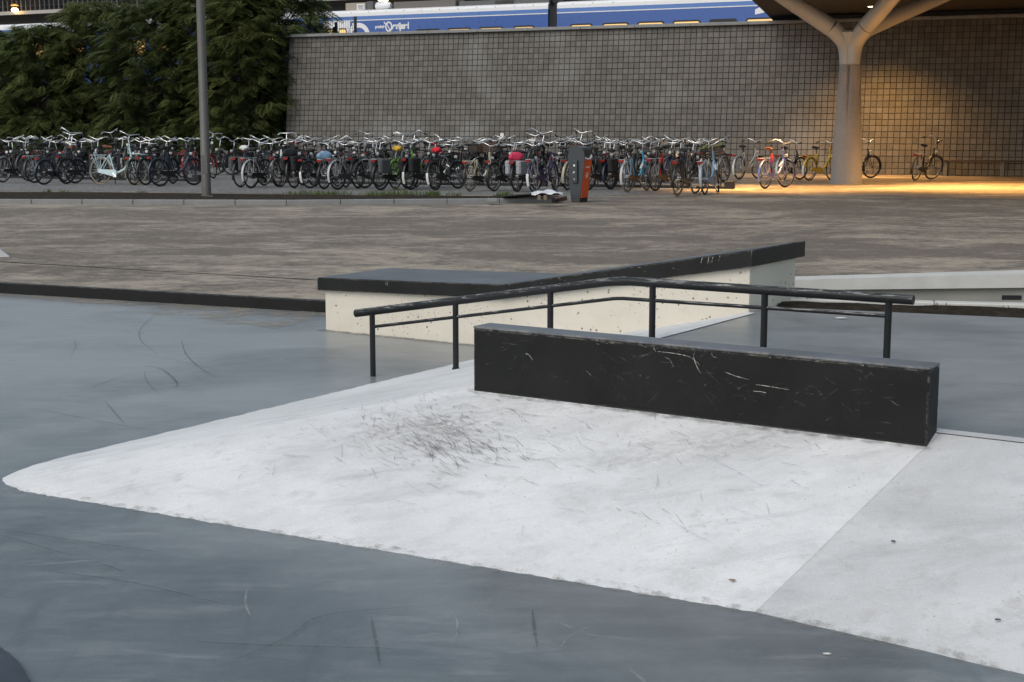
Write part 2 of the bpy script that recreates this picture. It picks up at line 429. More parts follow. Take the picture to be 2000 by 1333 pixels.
# ================================================================== THE FUNBOX
D = .40
S_F, S_C = .15, 2.0                    # foot and crest of the left bank
T_C = -1.60                            # crest of the front bank
def tfoot(s): return -3.25 + (s - .4) / 3.58 * .31 if s < 3.98 else -2.94 - (s - 3.98) * .09
S_R, S_RF = 8.2, 9.9
SEAM_F, SEAM_C = 3.976, 4.19
fun = tag(empty('concrete_funbox', W(S_C, T_C, 0)), 'white concrete funbox with sloping banks and a blue-grey painted deck', 'skate ramp')
fun_o = Vector(W(S_C, T_C, 0))
def fpt(s, t, z): return Vector(W(s, t, z)) - fun_o
def bank_z(s, t):
    """height of the bank surface (front or left) at local s,t"""
    zl = D * (s - S_F) / (S_C - S_F); w_ = .5
    for _ in range(4):
        if s < 4.08: a0_, a1_, b0_, b1_ = S_F + .11, SEAM_F, S_C, SEAM_C
        else: a0_, a1_, b0_, b1_ = SEAM_F + .004, S_RF, SEAM_C + .004, S_R
        lo = a0_ + (b0_ - a0_) * w_; hi = a1_ + (b1_ - a1_) * w_; u_ = (s - lo) / (hi - lo); sf_ = a0_ + (a1_ - a0_) * u_
        f = tfoot(sf_); w_ = min(1, max(-.1, (t - f) / (T_C - f)))
    zf_ = D * w_
    return max(-.02, min(D, min(zl, zf_)))
def jit(i, a=.012): return a * (math.sin(i * 1.7) * .5 + math.sin(i * .63 + 1) * .6 + (nr.rand() - .5) * .9)
# left bank (between foot S_F and crest, from the block at t=1.49 to the hip)
n_ = 140
lb = MB(); lv = []
c0 = (S_F + .11, -3.29)
for i in range(n_ + 1):
    u = i / n_; tf = 1.60 + (c0[1] + .16 - 1.60) * u; tc = 1.60 + (T_C - 1.60) * u
    sf = S_F + jit(i, .006) * (u < .96) + .11 * max(0, (u - .91) / .09) ** 2
    for j in range(5):
        w_ = j / 4; lv.append(fpt(sf + (S_C - sf) * w_, tf + (tc - tf) * w_, -.004 + (D + .004) * w_))
lb.add(lv, [(i*5+j, i*5+j+1, (i+1)*5+j+1, (i+1)*5+j) for i in range(n_) for j in range(4)])
me = lb.mesh('left_bank', M_WHITE, True); link('left_bank', fixn(me), fun)
def front(name, mat, s0f, s1f, s0c, s1c, n, corner=False):
    mb = MB(); v = []
    for i in range(n + 1):
        u = i / n; sf = s0f + (s1f - s0f) * u; sc = s0c + (s1c - s0c) * u
        tf = tfoot(sf) + jit(i * 1.3 + s0f, .006)
        if corner:
            q = max(0, 1 - (sf - s0f) / .36); tf += .125 * q * q
        for j in range(7):
            w_ = j / 6; z = -.004 + (D + .004) * w_
            v.append(fpt(sf + (sc - sf) * w_, tf + (T_C - tf) * w_, z))
    mb.add(v, [(i*7+j, (i+1)*7+j, (i+1)*7+j+1, i*7+j+1) for i in range(n) for j in range(6)])
    return link(name, mb.mesh(name, mat, True), fun)
front('front_bank', M_WHITE, S_F + .11, SEAM_F, S_C, SEAM_C, 160, True)
front('front_bank', M_WHITE2, SEAM_F + .004, S_RF, SEAM_C + .004, S_R, 60)
# rounded tip where the two banks meet the floor
tip = MB(); tv = [fpt(S_C, T_C, D - .002)]
for k in range(9):
    a = math.pi * .5 * k / 8; tv.append(fpt(S_F + .10 - .10 * math.cos(a) + .0, -3.04 - .0 + .04 - .04 * math.cos(a) * 0 - .17 * math.sin(a) * .9, -.004))
# (hip edge filler just below both planes)
jm = MB(); 
ja = [fpt(SEAM_F - .01, tfoot(SEAM_F), -.0055), fpt(SEAM_F + .02, tfoot(SEAM_F), -.0055), fpt(SEAM_C + .012, T_C, D - .0015), fpt(SEAM_C, T_C, D - .0015)]
jm.add(ja, [(0,1,2,3)]); jm.build('joint_strip', simple('joint_dirt', (.56,.555,.55), .9), fun)
rb = MB(); rb.add([fpt(S_R, T_C, D), fpt(S_RF, tfoot(S_RF), 0), fpt(S_RF, 3.2, 0), fpt(S_R, 1.6, D)], [(0,1,2,3)]); rb.build('right_bank', M_WHITE2, fun)
dk0 = G(1505, 600, D); dk1 = G(2000, 622, D)
def loc(p): v = np.array(p)[:2] - O2; return float(v @ DS), float(v @ DT)
dl0 = loc(dk0); dl1 = loc(dk1); far_t = dl0[1] + (dl1[1] - dl0[1]) * (S_R - dl0[0]) / (dl1[0] - dl0[0])
dm = MB(); dp = [fpt(S_C, T_C + .0, D + .001), fpt(S_R, T_C, D + .001), fpt(S_R, far_t, D + .001), fpt(S_C, dl0[1], D + .001)]
low = [Vector((p.x, p.y, -.02)) for p in dp]
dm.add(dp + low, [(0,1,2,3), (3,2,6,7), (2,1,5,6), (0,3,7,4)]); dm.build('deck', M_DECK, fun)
# white crest strips left unpainted along the deck edge
cs = MB()
cs.add([fpt(S_C - .002, T_C - .004, D + .004), fpt(S_R, T_C - .004, D + .004), fpt(S_R, T_C + .085, D + .004), fpt(S_C - .002, T_C + .075, D + .004)], [(0,1,2,3)])
cs.build('crest_strip', M_WHITE2, fun)
cs = MB(); cs.add([fpt(S_C - .006, T_C + .08, D + .0055), fpt(S_C + .05, T_C + .08, D + .0055), fpt(S_C + .06, 1.48, D + .0055), fpt(S_C - .006, 1.48, D + .0055)], [(0,1,2,3)])
cs.build('crest_strip', M_WHITE, fun)
# dirt along the foot of the banks
M_DIRT = mk_mark('edge_dirt', (.26, .25, .22), .50, .68, .6, 22)
dmb = MB(); ribbon(dmb, [W(s, tfoot(s) + .006 + jit(s * 9, .01))[:2] for s in np.linspace(.45, 9.6, 130)], .055, .004, False, zf=lambda x, y: max(0, bank_z(*loc((x, y)))))
dmb.build('edge_dirt', M_DIRT, floor)
# scuffs left by boards on the front bank
def strokes(mb, n, sfun, length, width, zfun, zoff):
    for _ in range(n):
        s, t, a = sfun(); L_ = length * (.3 + rnd.random() ** 2 * 1.6); k = (rnd.random() - .5) * 1.6 / max(L_, .02) * .4
        pts = []; x, y = s, t; m = 6
        for i in range(m): pts.append((x, y)); x += math.cos(a) * L_ / (m-1); y += math.sin(a) * L_ / (m-1); a += k * L_ / (m-1) + (rnd.random()-.5) * .12
        vs_ = []
        for i in range(m):
            p = pts[i]; q = pts[min(i+1, m-1)]; o = pts[max(i-1, 0)]; dx, dy = q[0]-o[0], q[1]-o[1]; l = math.hypot(dx, dy) + 1e-9
            ww = width * (.35 + .8 * math.sin(math.pi * (i + .4) / (m - .2))) * .5
            for sg in (-1, 1):
                s2, t2 = p[0] - dy / l * ww * sg, p[1] + dx / l * ww * sg
                vs_.append(zfun(s2, t2, zoff))
        mb.add(vs_, [(2*i, 2*i+2, 2*i+3, 2*i+1) for i in range(m-1)])
def bz(s, t, o): return fpt(s, t, bank_z(s, t) + .0060 + o)
cl = (2.05, -2.16)
def smudge(name, cs_, ct_, rs_, rt_, k, colr):
    o0 = fpt(cs_, ct_, bank_z(cs_, ct_)); s = NT(name); n1 = s.noise(s.co((1,2.2,1), rz=R(33)), 16, 8, .8); sx = s.n.new('ShaderNodeVectorMath'); sx.operation = 'LENGTH'
    mp = s.co((1/rs_, 1/rt_, 0), rz=0); s.l.new(mp, sx.inputs[0]); fall = s.ramp(sx.outputs['Value'], .15, 1.0, (1,1,1,1), (0,0,0,1))
    m_ = s.out(colr, .8, 0, .2, alpha=s.math('MULTIPLY', s.math('MULTIPLY', s.ramp(n1, .42, .66), fall), k))
    mb = MB(); v = []; nn = 14
    for i in range(nn+1):
        for j in range(nn+1):
            ds, dt = (i/nn-.5)*2*rs_*1.4, (j/nn-.5)*2*rt_*1.4; s2, t2 = cs_+ds, ct_+dt
            if t2 > T_C - .02: t2 = T_C - .02
            q_ = fpt(s2, t2, bank_z(s2, t2) + .0048); v.append(q_ - o0)
    mb.add(v, [(i*(nn+1)+j,(i+1)*(nn+1)+j,(i+1)*(nn+1)+j+1,i*(nn+1)+j+1) for i in range(nn) for j in range(nn)]); ob = mb.build('smudge', m_, fun); ob.location = o0; return ob
smudge('smudge_a', 2.0, -2.14, .55, .34, .40, (.36,.33,.32)); smudge('smudge_b', 3.3, -1.95, .9, .22, .35, (.40,.38,.36))
def cluster():
    return (cl[0] + rnd.gauss(0, .27), cl[1] + rnd.gauss(0, .16), rnd.gauss(-.25, .55))
def spread():
    return (rnd.uniform(.9, 3.8), T_C - .12 - abs(rnd.gauss(0, .42)), rnd.uniform(-1.2, 1.2))
q = MB(); strokes(q, 260, cluster, .085, .0042, bz, 0.0); stuff(q.build('scuff_marks', M_SCUFFW, fun))
q = MB(); strokes(q, 90, lambda: (2.22 + rnd.gauss(0, .16), -2.25 + rnd.gauss(0, .08), rnd.gauss(-.3, .35)), .13, .0045, bz, .001); stuff(q.build('scuff_marks', mk_mark('brown_scuff', (.17,.15,.145), .34, .64, .65, 25), fun))
q = MB(); strokes(q, 190, spread, .07, .0035, bz, .0018); stuff(q.build('scuff_marks', M_SCUFFW, fun))
q = MB(); strokes(q, 26, lambda: (rnd.uniform(1.3, 3.9), rnd.uniform(-2.7, -1.8), rnd.uniform(-.5, .8)), .2, .005, bz, .0026); stuff(q.build('scuff_marks', mk_mark('faint_blue_scuff', (.33,.40,.50), .4, .7, .5, 12), fun))

# ================================================================== GRIND LEDGE (black box on the crest)
lg = tag(empty('grind_ledge', W(1.99, -1.66, D), A33), 'long low black box ledge with scratched face on the crest of the white bank', 'skate ledge')
LL = 2.185; LH = .285; LT = .135
lx = MB(); lx.box(0, LL, -.055, -.055 + LT, -.06, LH - .012, .004); lx.build('body', M_BLACKW, lg)
ed = MB(); ed.box(-.002, LL + .002, -.058, -.055 + LT + .003, LH - .012, LH, .0045); ed.build('top_plate', mk_black('worn_sheen_top', (.085,.09,.10), .36, .012), lg)  # lighter top: wear plus sky sheen put into the colour
def vst(zoff, y): return lambda s, t, o: (s, y - zoff - o, t)
def on_face(): return (rnd.uniform(.05, LL - .05), max(.0, min(LH - .03, rnd.gauss(.14, .07))), rnd.uniform(-.9, .9))
q = MB(); strokes(q, 140, on_face, .06, .0016, vst(.0012, -.055), 0); stuff(q.build('scratches', mk_mark('faint_scratch', (.16,.16,.15), .42, .66, .6, 30), lg))
q = MB(); strokes(q, 16, on_face, .03, .002, vst(.0016, -.055), 0); stuff(q.build('scratches', M_CHIP, lg))
q = MB(); strokes(q, 70, lambda: (rnd.uniform(.02, LL - .05), LH - .014 + rnd.gauss(0, .003), rnd.gauss(0, .08)), .045, .0022, vst(.0045, -.055), 0); stuff(q.build('edge_chips', M_CHIP, lg))
def big_scratch(pts, w=.006):
    m = MB(); pp = curve_pts(pts, 8); vs_ = []
    for i, p in enumerate(pp):
        t = pp[min(i+1,len(pp)-1)] - pp[max(i-1,0)]; t /= np.linalg.norm(t) + 1e-9; n = np.array([-t[1], t[0]]); ww = w * .5 * (.4 + .6 * math.sin(math.pi * (i + .5) / len(pp)))
        for sg in (-1, 1): r_ = p + n * ww * sg; vs_.append((r_[0], -.0575, r_[1]))
    m.add(vs_, [(2*i, 2*i+2, 2*i+3, 2*i+1) for i in range(len(pp)-1)]); return m.build('scratch', M_CHIP2, lg)
M_CHIP2 = mk_mark('deep_scratch', (.50, .48, .43), .38, .56, .8, 45)
for p in ([(.985,.246),(1.06,.245),(1.14,.236),(1.19,.205)], [(1.02,.225),(1.045,.215),(1.065,.185)], [(1.165,.262),(1.16,.235),(1.18,.19),(1.195,.17)], [(1.45,.145),(1.52,.142),(1.6,.137)], [(1.31,.185),(1.36,.172),(1.42,.163)],
          [(.28,.17),(.31,.175),(.335,.15)], [(.965,.262),(.975,.245)], [(1.245,.265),(1.25,.248),(1.27,.245)], [(1.44,.115),(1.48,.116),(1.5,.113)]): big_scratch([np.array(c) for c in p], .0030)

# ================================================================== GRIND RAIL
rl = tag(empty('grind_rail', W(0, 0, 0), A33), 'black round steel handrail kinked in the middle, behind the black box ledge', 'grind rail')
KZ = .735
top = [(-.134, .403), (1.835, KZ), (3.57, KZ + .003)]
M_RAIL = mk_black('black_rail_paint', (.010,.011,.012), .34, 0, True)
def rz_(x): return top[0][1] + (x - top[0][0]) * (KZ - top[0][1]) / (1.835 + .134) if x < 1.835 else KZ
tp = [(-.134,0,.403)] + [(x,0,rz_(x)) for x in (.5,1.1,1.75)] + [(1.835,0,KZ-.006)] + [(x,0,rz_(x)) for x in (1.92,2.5,3.1,3.57)]
MB().tube([(a, b, c + .005) for a, b, c in tp], .0262, 18).build('top_rail', M_RAIL, rl, 50)
lr = [(.0,0,rz_(0)-.098),(1.80,0,rz_(1.80)-.098),(1.835,0,KZ-.1),(1.87,0,KZ-.098),(3.44,0,KZ-.088)]
MB().tube(lr, .0108, 12).build('lower_rail', M_RAIL, rl, 50)
for x in (.003, .672, 1.371, 2.059, 2.748, 3.44):
    zb = bank_z(x, 0) - .015
    MB().tube([(x,0,zb),(x,0,rz_(x)-.01)], .0188, 14).build('post', M_RAIL, rl, 50)
    mm = MB(); mm.lathe([(.025, zb+.0), (.025, zb+.020)], 14, (x,0,0)); mm.build('base_collar', M_RAIL, rl, 40)
# worn bright paint along the top of the rail
q = MB()
for _ in range(150):
    x = rnd.choice((rnd.uniform(-.1, 1.7), rnd.uniform(1.75, 3.5), rnd.gauss(1.85, .25)))
    x = min(3.5, max(-.1, x)); l = .012 + .05 * rnd.random() ** 2; a = rnd.gauss(R(115), .28); vs_ = []
    for xx in (x, x + l):
        for da in (-.07, .07):
            vs_.append((xx, -math.cos(math.pi - (a + da)) * -.0272 * -1, rz_(xx) + .005 + math.sin(a + da) * .0272))
    q.add(vs_, [(0,2,3,1)])
stuff(q.build('worn_paint', M_CHIP, rl))

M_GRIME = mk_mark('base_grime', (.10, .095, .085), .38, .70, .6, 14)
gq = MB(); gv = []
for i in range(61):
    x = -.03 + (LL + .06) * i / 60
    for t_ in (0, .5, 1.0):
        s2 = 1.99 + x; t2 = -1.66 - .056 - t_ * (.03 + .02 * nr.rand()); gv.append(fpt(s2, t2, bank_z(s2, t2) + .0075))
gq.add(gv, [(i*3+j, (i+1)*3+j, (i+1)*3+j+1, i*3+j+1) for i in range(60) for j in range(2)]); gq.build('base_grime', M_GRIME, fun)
# ================================================================== HUBBA BLOCK
hb = tag(empty('concrete_block', W(-1.67, 1.49, 0), A33), 'beige concrete block with overhanging black coping that kinks upward', 'skate ledge')
BW = .80
prof = [(0,-.02),(3.68,-.02),(3.68,.75),(1.72,.40),(0,.345)]
b = MB(); b.prism([(x,0,z) for x, z in prof], (0,0,0), (0,BW,0)); o = b.build('body', M_BEIGE, hb); fixn(o.data)
bm_ = o.modifiers.new('bevel', 'BEVEL'); bm_.width = .006; bm_.segments = 2
CAPX = -.045; cprof_lo = [(-.045,.326),(1.75,.374),(3.71,.712)]; cprof_hi = [(-.045,.427),(1.73,.474),(3.71,.822)]
c_ = MB(); poly = cprof_lo + list(reversed(cprof_hi)); c_.prism([(x,0,z) for x, z in poly], (0,-.042,0), (0,BW+.10,0)); o = c_.build('coping', mk_black('coping_board', (.008,.0085,.008), .42, .010), hb); fixn(o.data)
bm_ = o.modifiers.new('bevel', 'BEVEL'); bm_.width = .005; bm_.segments = 2
tpm = MB(); tv = []
for x, z in [(-.04,.427),(1.73,.474),(3.705,.822)]: tv += [(x,-.037,z+.002),(x,BW+.095,z+.002)]
tpm.add(tv, [(0,2,3,1),(2,4,5,3)]); tpm.build('top_sheet', mk_black('sheen_grey_top', (.075,.08,.09), .40), hb)  # lighter, bluer coping top: reflected sky put into the colour
def capz(x): return .427 + (x + .045) * .047 / 1.775 if x < 1.73 else .474 + (x - 1.73) * .348 / 1.98
q = MB(); strokes(q, 60, lambda: (rnd.uniform(0, 3.6), 0, rnd.gauss(0, .1)), .04, .0018, lambda s, t, o_: (s, -.0435, capz(s) - .006 + t), 0); stuff(q.build('edge_chips', M_CHIP, hb))
q = MB(); strokes(q, 24, lambda: (rnd.uniform(1.5, 3.6), rnd.uniform(-.05, -.005), rnd.gauss(.3, .6)), .045, .0016, lambda s, t, o_: (s, -.044, capz(s) - .008 + t), 0); stuff(q.build('scratches', M_CHIP, hb))
big = MB()
for x, h in ((.66,.012),(.675,.02),(3.35,.02),(3.4,.03),(3.43,.025),(3.48,.02)):
    big.add([(x,-.0445,capz(x)-.004),(x+.004,-.0445,capz(x)-.004),(x-.006,-.0445,capz(x)-h-.02),(x-.009,-.0445,capz(x)-h-.02)], [(0,1,2,3)])
stuff(big.build('scratches', M_CHIP2, hb))

gq = MB(); ribbon(gq, [W(-1.70 + 2.0 * i / 20, 1.49 - .03 - .02 * nr.rand())[:2] for i in range(21)], .10, .0045, False); gq.build('base_grime', M_GRIME, floor)
# small litter
def litter(name, px, py, z, size, mat, label, cat):
    p_ = G(px, py, z); mb = MB(); n = 9; vs_ = [(p_[0], p_[1], p_[2] + size * .25)]
    for k in range(n):
        a = 2 * math.pi * k / n; r_ = size * (.6 + .6 * rnd.random()); vs_.append((p_[0] + r_ * math.cos(a), p_[1] + r_ * .6 * math.sin(a), p_[2] + size * .18 * rnd.random()))
    mb.add(vs_, [(0, 1 + k, 1 + (k + 1) % n) for k in range(n)]); o = mb.build(name, mat); sd3 = o.modifiers.new('thick', 'SOLIDIFY'); sd3.thickness = .003; return tag(o, label, cat)
def bank_at(px, py):
    z = .1
    for _ in range(12): l_ = loc(G(px, py, z)); z = .5 * z + .5 * (bank_z(*l_) + .008)
    return z
litter('dry_leaf', 1431, 1133, bank_at(1431, 1133), .013, simple('leaf_brown', (.22,.17,.12), .8), 'small dry brown leaf lying on the white bank below the ledge', 'leaf')
litter('chewing_gum', 1745, 1057, bank_at(1745, 1057), .010, simple('gum_dark', (.06,.06,.09), .7), 'dark chewing gum spot on the right white slab', 'gum')
litter('chewing_gum', 1949, 1210, bank_at(1949, 1210), .010, simple('gum_dark', (.06,.06,.09), .7), 'dark gum spot near the right edge of the white slab', 'gum')
litter('paper_scrap', 1616, 1277, .005, .013, simple('paper_white', (.6,.6,.58), .7), 'tiny white paper scrap on the grey floor at the bottom right', 'paper')
litter('paper_scrap', 1644, 622, D + .006, .035, simple('paper_white', (.6,.6,.58), .7), 'white paper scrap on the raised grey deck behind the rail', 'paper')

# ================================================================== SOIL, KERB AND LOW WALL TO THE RIGHT
kz = .40
k0 = G(1540, 590, kz)[:2]; k1 = G(2000, 601, kz)[:2]; kd = (k1 - k0) / np.linalg.norm(k1 - k0); kn = np.array([-kd[1], kd[0]])
kE = k0 + kd * 9
sl = MB(); sp = [(W(2.03, dl0[1] + .02)[0], W(2.03, dl0[1] + .02)[1], .385), (W(S_R, far_t)[0], W(S_R, far_t)[1], .385), (kE[0], kE[1], .385), (k0[0], k0[1], .385)]
gx = 60; gy = 8; vv = []
for i in range(gx+1):
    for j in range(gy+1):
        u, v = i/gx, j/gy; p = (np.array(sp[0])*(1-u)+np.array(sp[1])*u)*(1-v) + (np.array(sp[3])*(1-u)+np.array(sp[2])*u)*v
        vv.append((p[0], p[1], .385 + .03 * math.sin(math.pi * v) * (.5 + nr.rand())))
sl.add(vv, [(i*(gy+1)+j, (i+1)*(gy+1)+j, (i+1)*(gy+1)+j+1, i*(gy+1)+j+1) for i in range(gx) for j in range(gy)])
struct(sl.build('soil_bed', M_SOIL, None, True))
# grass tufts
def mk_leafmat(name, c0, c1, tr=.25, scale=6):
    s = NT(name); f = s.noise(s.co(), scale, 3); c = s.mix(s.ramp(f, .3, .7), c0, c1)
    s.out(c, .6, 0, .25)
    tl = s.n.new('ShaderNodeBsdfTranslucent'); s.l.new(c, tl.inputs['Color']); mx = s.n.new('ShaderNodeMixShader'); mx.inputs[0].default_value = tr
    o = s.n['Material Output']; s.l.new(s.b.outputs[0], mx.inputs[1]); s.l.new(tl.outputs[0], mx.inputs[2]); s.l.new(mx.outputs[0], o.inputs['Surface']); return s.m
M_GRASS = mk_leafmat('grass_blades', (.05,.085,.02), (.12,.15,.04))
def tuft(mb, x, y, z, n, h, r):
    for _ in range(n):
        a = rnd.random()*6.28; rr = r*rnd.random(); px, py = x+math.cos(a)*rr, y+math.sin(a)*rr*.7; hh = h*(.4+.8*rnd.random()); b_ = rnd.random()*6.28; w = .006; le = hh*.5*rnd.random()
        dx, dy = math.cos(b_), math.sin(b_)
        mb.add([(px-dy*w,py+dx*w,z),(px+dy*w,py-dx*w,z),(px+dx*le*.4+dy*w*.7,py+dy*le*.4-dx*w*.7,z+hh*.6),(px+dx*le,py+dy*le,z+hh)], [(0,1,2),(0,2,3)])
gm = MB()
for px, py, n, h in ((1585,589,16,.07),(1835,600,14,.035),(1960,606,30,.035),(1990,607,30,.035)):
    p = G(px, py, .4); tuft(gm, p[0], p[1], .39, n, h, .12)
stuff(tag(gm.build('weeds', M_GRASS), 'sparse grass weeds growing in the soil strip beside the deck', 'weeds'))
kb = empty('kerb', (k0[0], k0[1], .36), math.atan2(kd[1], kd[0])); struct(kb)
for i in range(9): MB().box(i*1.0+.004, i*1.0+.996, -.0, .11, 0, .062, .008).build('kerb_stone', M_KERBL, kb)
# low wall behind: tapering light coping over a grey wall with a square drain opening
w0 = np.array([1.93, 11.30]); w1 = np.array([8.6, 10.95]); wd = (w1 - w0)/np.linalg.norm(w1 - w0)
wr = tag(empty('low_concrete_wall', (w0[0], w0[1], 0), math.atan2(wd[1], wd[0])), 'low grey concrete wall with pale tapering coping behind the soil strip', 'wall')
def wl_(px, py): p = PL(px, py, w0, wd); return float((p[:2]-w0) @ wd), float(p[2])
a0 = wl_(1540,546.5); a1 = wl_(1540,566); b0 = wl_(2000,533.5); b1 = wl_(2000,561)
def ext(p, q, x): return (x, p[1] + (q[1]-p[1])*(x-p[0])/(q[0]-p[0]))
XE = 6.5
m = MB(); m.prism([(a0[0],0,a1[1]),(XE,0,ext(a1,b1,XE)[1]),(XE,0,ext(a0,b0,XE)[1]),(a0[0],0,a0[1])], (0,-.05,0), (0,.22,0)); fixn(m.build('coping', M_KERBL, wr).data)
m = MB(); m.prism([(a0[0],0,.0),(XE,0,.0),(XE,0,ext(a1,b1,XE)[1]-.002),(a0[0],0,a1[1]-.002)], (0,0,0), (0,.2,0)); fixn(m.build('wall_face', M_GREYWALL, wr).data)
d0 = wl_(1957,577); d1 = wl_(1995,586)
m = MB(); m.box(d0[0], d1[0], -.004, .02, d1[1], d0[1]); m.build('drain_opening', simple('drain_black', (.01,.012,.015), .6), wr)
m = MB(); m.box(a0[0], XE, -.052, -.048, .0, .0) if False else None
# white wedge at the far left, dark rounded bank at the near left
p = G(18, 502, .1); wz = tag(empty('white_wedge', (p[0], p[1], .1), R(25)), 'white concrete wedge at the left edge on the brick plaza', 'skate ramp')
m = MB(); m.prism([(0,0,0),(0,.0,.012),(-.5,0,.30),(-2.6,0,.34),(-2.6,0,0)], (0,0,0), (0,1.6,0)); fixn(m.build('ramp_body', M_WHITE, wz).data)
m = MB(); m.box(-2.55, -.52, .02, 1.58, .342, .352, .004); m.build('top_slab', M_WHITE2, wz)
cc = np.array([-2.22, 3.62]); cr = .89
rb_ = tag(empty('round_bank', (cc[0], cc[1], 0)), 'dark painted rounded bank with worn edge in the near left corner', 'skate ramp')
m = MB(); m.lathe([(cr, -.01), (cr-.012, .022), (cr-.05, .034), (cr*.5, .05), (.02, .055)], 72); m.build('bank_body', mk_black('dark_blue_paint', (.038,.048,.060), .5), rb_, 30)
m = MB(); m.lathe([(cr+.004, .002), (cr-.006, .0225)], 72, caps=False); m.build('worn_rim', M_PALE, rb_, 30)

# ================================================================== KERB STRIP WITH SOIL, LAMP POST, BIN, RUBBISH
PZ = .1
ka = G(-620, 397.5, PZ); kb_ = G(560, 401, PZ); kc = G(1078, 397, PZ)
def kline(seg):
    (a, b_) = seg; d = (b_ - a)[:2]; return d / np.linalg.norm(d), np.linalg.norm(d)
ks = struct(empty('kerb_strip', (ka[0], ka[1], PZ)))
def kstone(p0, p1, mat, h=.10, w=.14):
    d = (p1 - p0); L_ = np.linalg.norm(d); rz = math.atan2(d[1], d[0])
    m = MB(); m.box(.004, L_ - .004, 0, w, -.05, h, .012); o = m.build('kerb_stone', mat, ks); o.location = (p0[0]-ka[0], p0[1]-ka[1], 0); o.rotation_euler = (0,0,rz); return o
for (p, q_) in ((ka, kb_), (kb_, kc)):
    d, L_ = kline((p, q_)); nn = max(1, round(L_ / 1.0))
    for i in range(nn): kstone(p[:2] + d * L_ * i / nn, p[:2] + d * L_ * (i+1) / nn, M_KERB)
ke = G(1108, 391, PZ)
dd = ke[:2] - kc[:2]
M_REDK = simple('red_brown_kerb', (.16,.10,.085), .85)
for i in range(4): kstone(kc[:2] + dd*i/4, kc[:2] + dd*(i+1)/4, M_REDK, .085, .10)
# soil bed of the strip
sf = [(-620,370.5),(-170,373.5),(200,374.5),(600,379.5),(930,382),(1092,384)]
nb = [(-620,391.5),(-170,392),(200,392.5),(600,393.5),(930,392),(1076,391)]
sv = []
for i in range(81):
    x = -610 + 1702 * i / 80
    yf = np.interp(x, [a for a, _ in sf], [b for _, b in sf]); yn = np.interp(x, [a for a, _ in nb], [b for _, b in nb])
    P0 = G(x, yn, PZ+.05); P1 = G(x, yf, PZ+.05)
    for j in range(7):
        v = j/6; p = P0*(1-v)+P1*v; sv.append((p[0], p[1], PZ+.035 + .05*math.sin(math.pi*v)*(.4+.9*nr.rand())))
sb = MB(); sb.add(sv, [(i*7+j,(i+1)*7+j,(i+1)*7+j+1,i*7+j+1) for i in range(80) for j in range(6)])
struct(sb.build('planting_bed', M_SOIL, None, True))
gm = MB()
for _ in range(75):
    x = rnd.choice((rnd.uniform(560, 660), rnd.uniform(730, 870), rnd.uniform(735,865), rnd.uniform(560,930), rnd.uniform(975,992))); y = np.interp(x, [a for a, _ in sf], [b for _, b in sf]) + rnd.uniform(.3, 4)
    p = G(x, y, PZ+.05); tuft(gm, p[0], p[1], PZ+.05, 16, .12, .16)
for x, y in ((95,377),(125,377),(278,379),(775,372),(893,384)):
    p = G(x, y, PZ+.05); tuft(gm, p[0], p[1], PZ+.05, 30, .10, .15)
stuff(tag(gm.build('grass', M_GRASS), 'short grass and weeds growing in the planting bed by the bikes', 'grass'))
# bike parking pavement (a slightly lighter sheet)
pv = [G(x, y, PZ) for x, y in ((-900,360),(-620,370.2),(-170,373.2),(200,374.2),(600,379),(930,381.5),(1095,383.5),(1105,389.5),(1180,384),(1330,372),(1440,362),(1440,341),(600,326),(-900,318))]
struct(MB().add([(p[0],p[1],PZ+.004) for p in pv], [tuple(range(len(pv)))]).build('pavement', M_PAVE))
# lamp post
lp = G(403.5, 386, PZ+.05)
lpo = tag(empty('lamp_post', (lp[0], lp[1], PZ)), 'tall tapered grey steel lamp post standing in the planting bed', 'lamp post')
m = MB(); m.lathe([(.098,-.1),(.098,1.2),(.094,1.21),(.088,4.0),(.062,8.2)], 24); m.build('pole', M_STEEL, lpo, 40)
m = MB(); m.lathe([(.15,0.02),(.15,.06),(.10,.10)], 20); m.build('base_collar', M_STEEL, lpo, 40)
m = MB(); m.tube([(0,0,8.2),(0,-.05,8.35),(0,-.5,8.45)], .04, 10); m.build('arm', M_STEEL, lpo, 40)
m = MB(); m.box(-.14,.14,-1.1,-.45,8.38,8.50,.03); m.build('lamp_head', M_DARK, lpo)
m = MB(); m.box(-.06,.06,-.1,-.086,.55,.95,.003); m.build('service_hatch', M_STEEL, lpo)
# litter bin
bp = G(1132, 395, PZ); BH = 1.27
bn = tag(empty('litter_bin', (bp[0], bp[1], PZ), R(-30)), 'dark grey litter bin with orange front panel and curved hood', 'litter bin'); bn.scale = (.72, .80, .90)
M_BIN = simple('bin_dark_grey', (.040,.046,.052), .4, .1, .15, 8); M_ORANGE = simple('bin_orange', (.62,.075,.012), .45, 0, .08, 8)
def bprof():
    # side profile in local (x = forward, z): narrow foot, widening upward, curved hood
    pts = [(-.17,0),(.13,0),(.30,.93)]
    hood = [( .30,.93)]
    back = [(-.30,1.16),(-.30,.95)]
    arc = [(-.30 + .56*(k/8), 1.16 + .11*math.sin(math.pi*k/8*.55)/math.sin(math.pi*.55*.92)) for k in range(9)]
    return pts, arc
sideW = .20
for sgn in (-1, 1):
    y0, y1 = (sgn*sideW - .015, sgn*sideW + .015)
    poly = [(-.14,0),(.12,0),(.17,.30),(.26,.86),(.275,1.02),(.27,1.10),(.24,1.17),(.17,1.23),(.05,1.265),(-.18,1.27),(-.24,1.24),(-.25,.9),(-.20,.35)]
    m = MB(); m.prism([(x,0,z) for x, z in poly], (0,y0,0), (0,y1,0)); fixn(m.build('side_panel', M_BIN, bn).data)
m = MB(); hp = [(.27,1.04),(.245,1.165),(.175,1.237),(.05,1.273),(-.18,1.278),(-.25,1.245)]
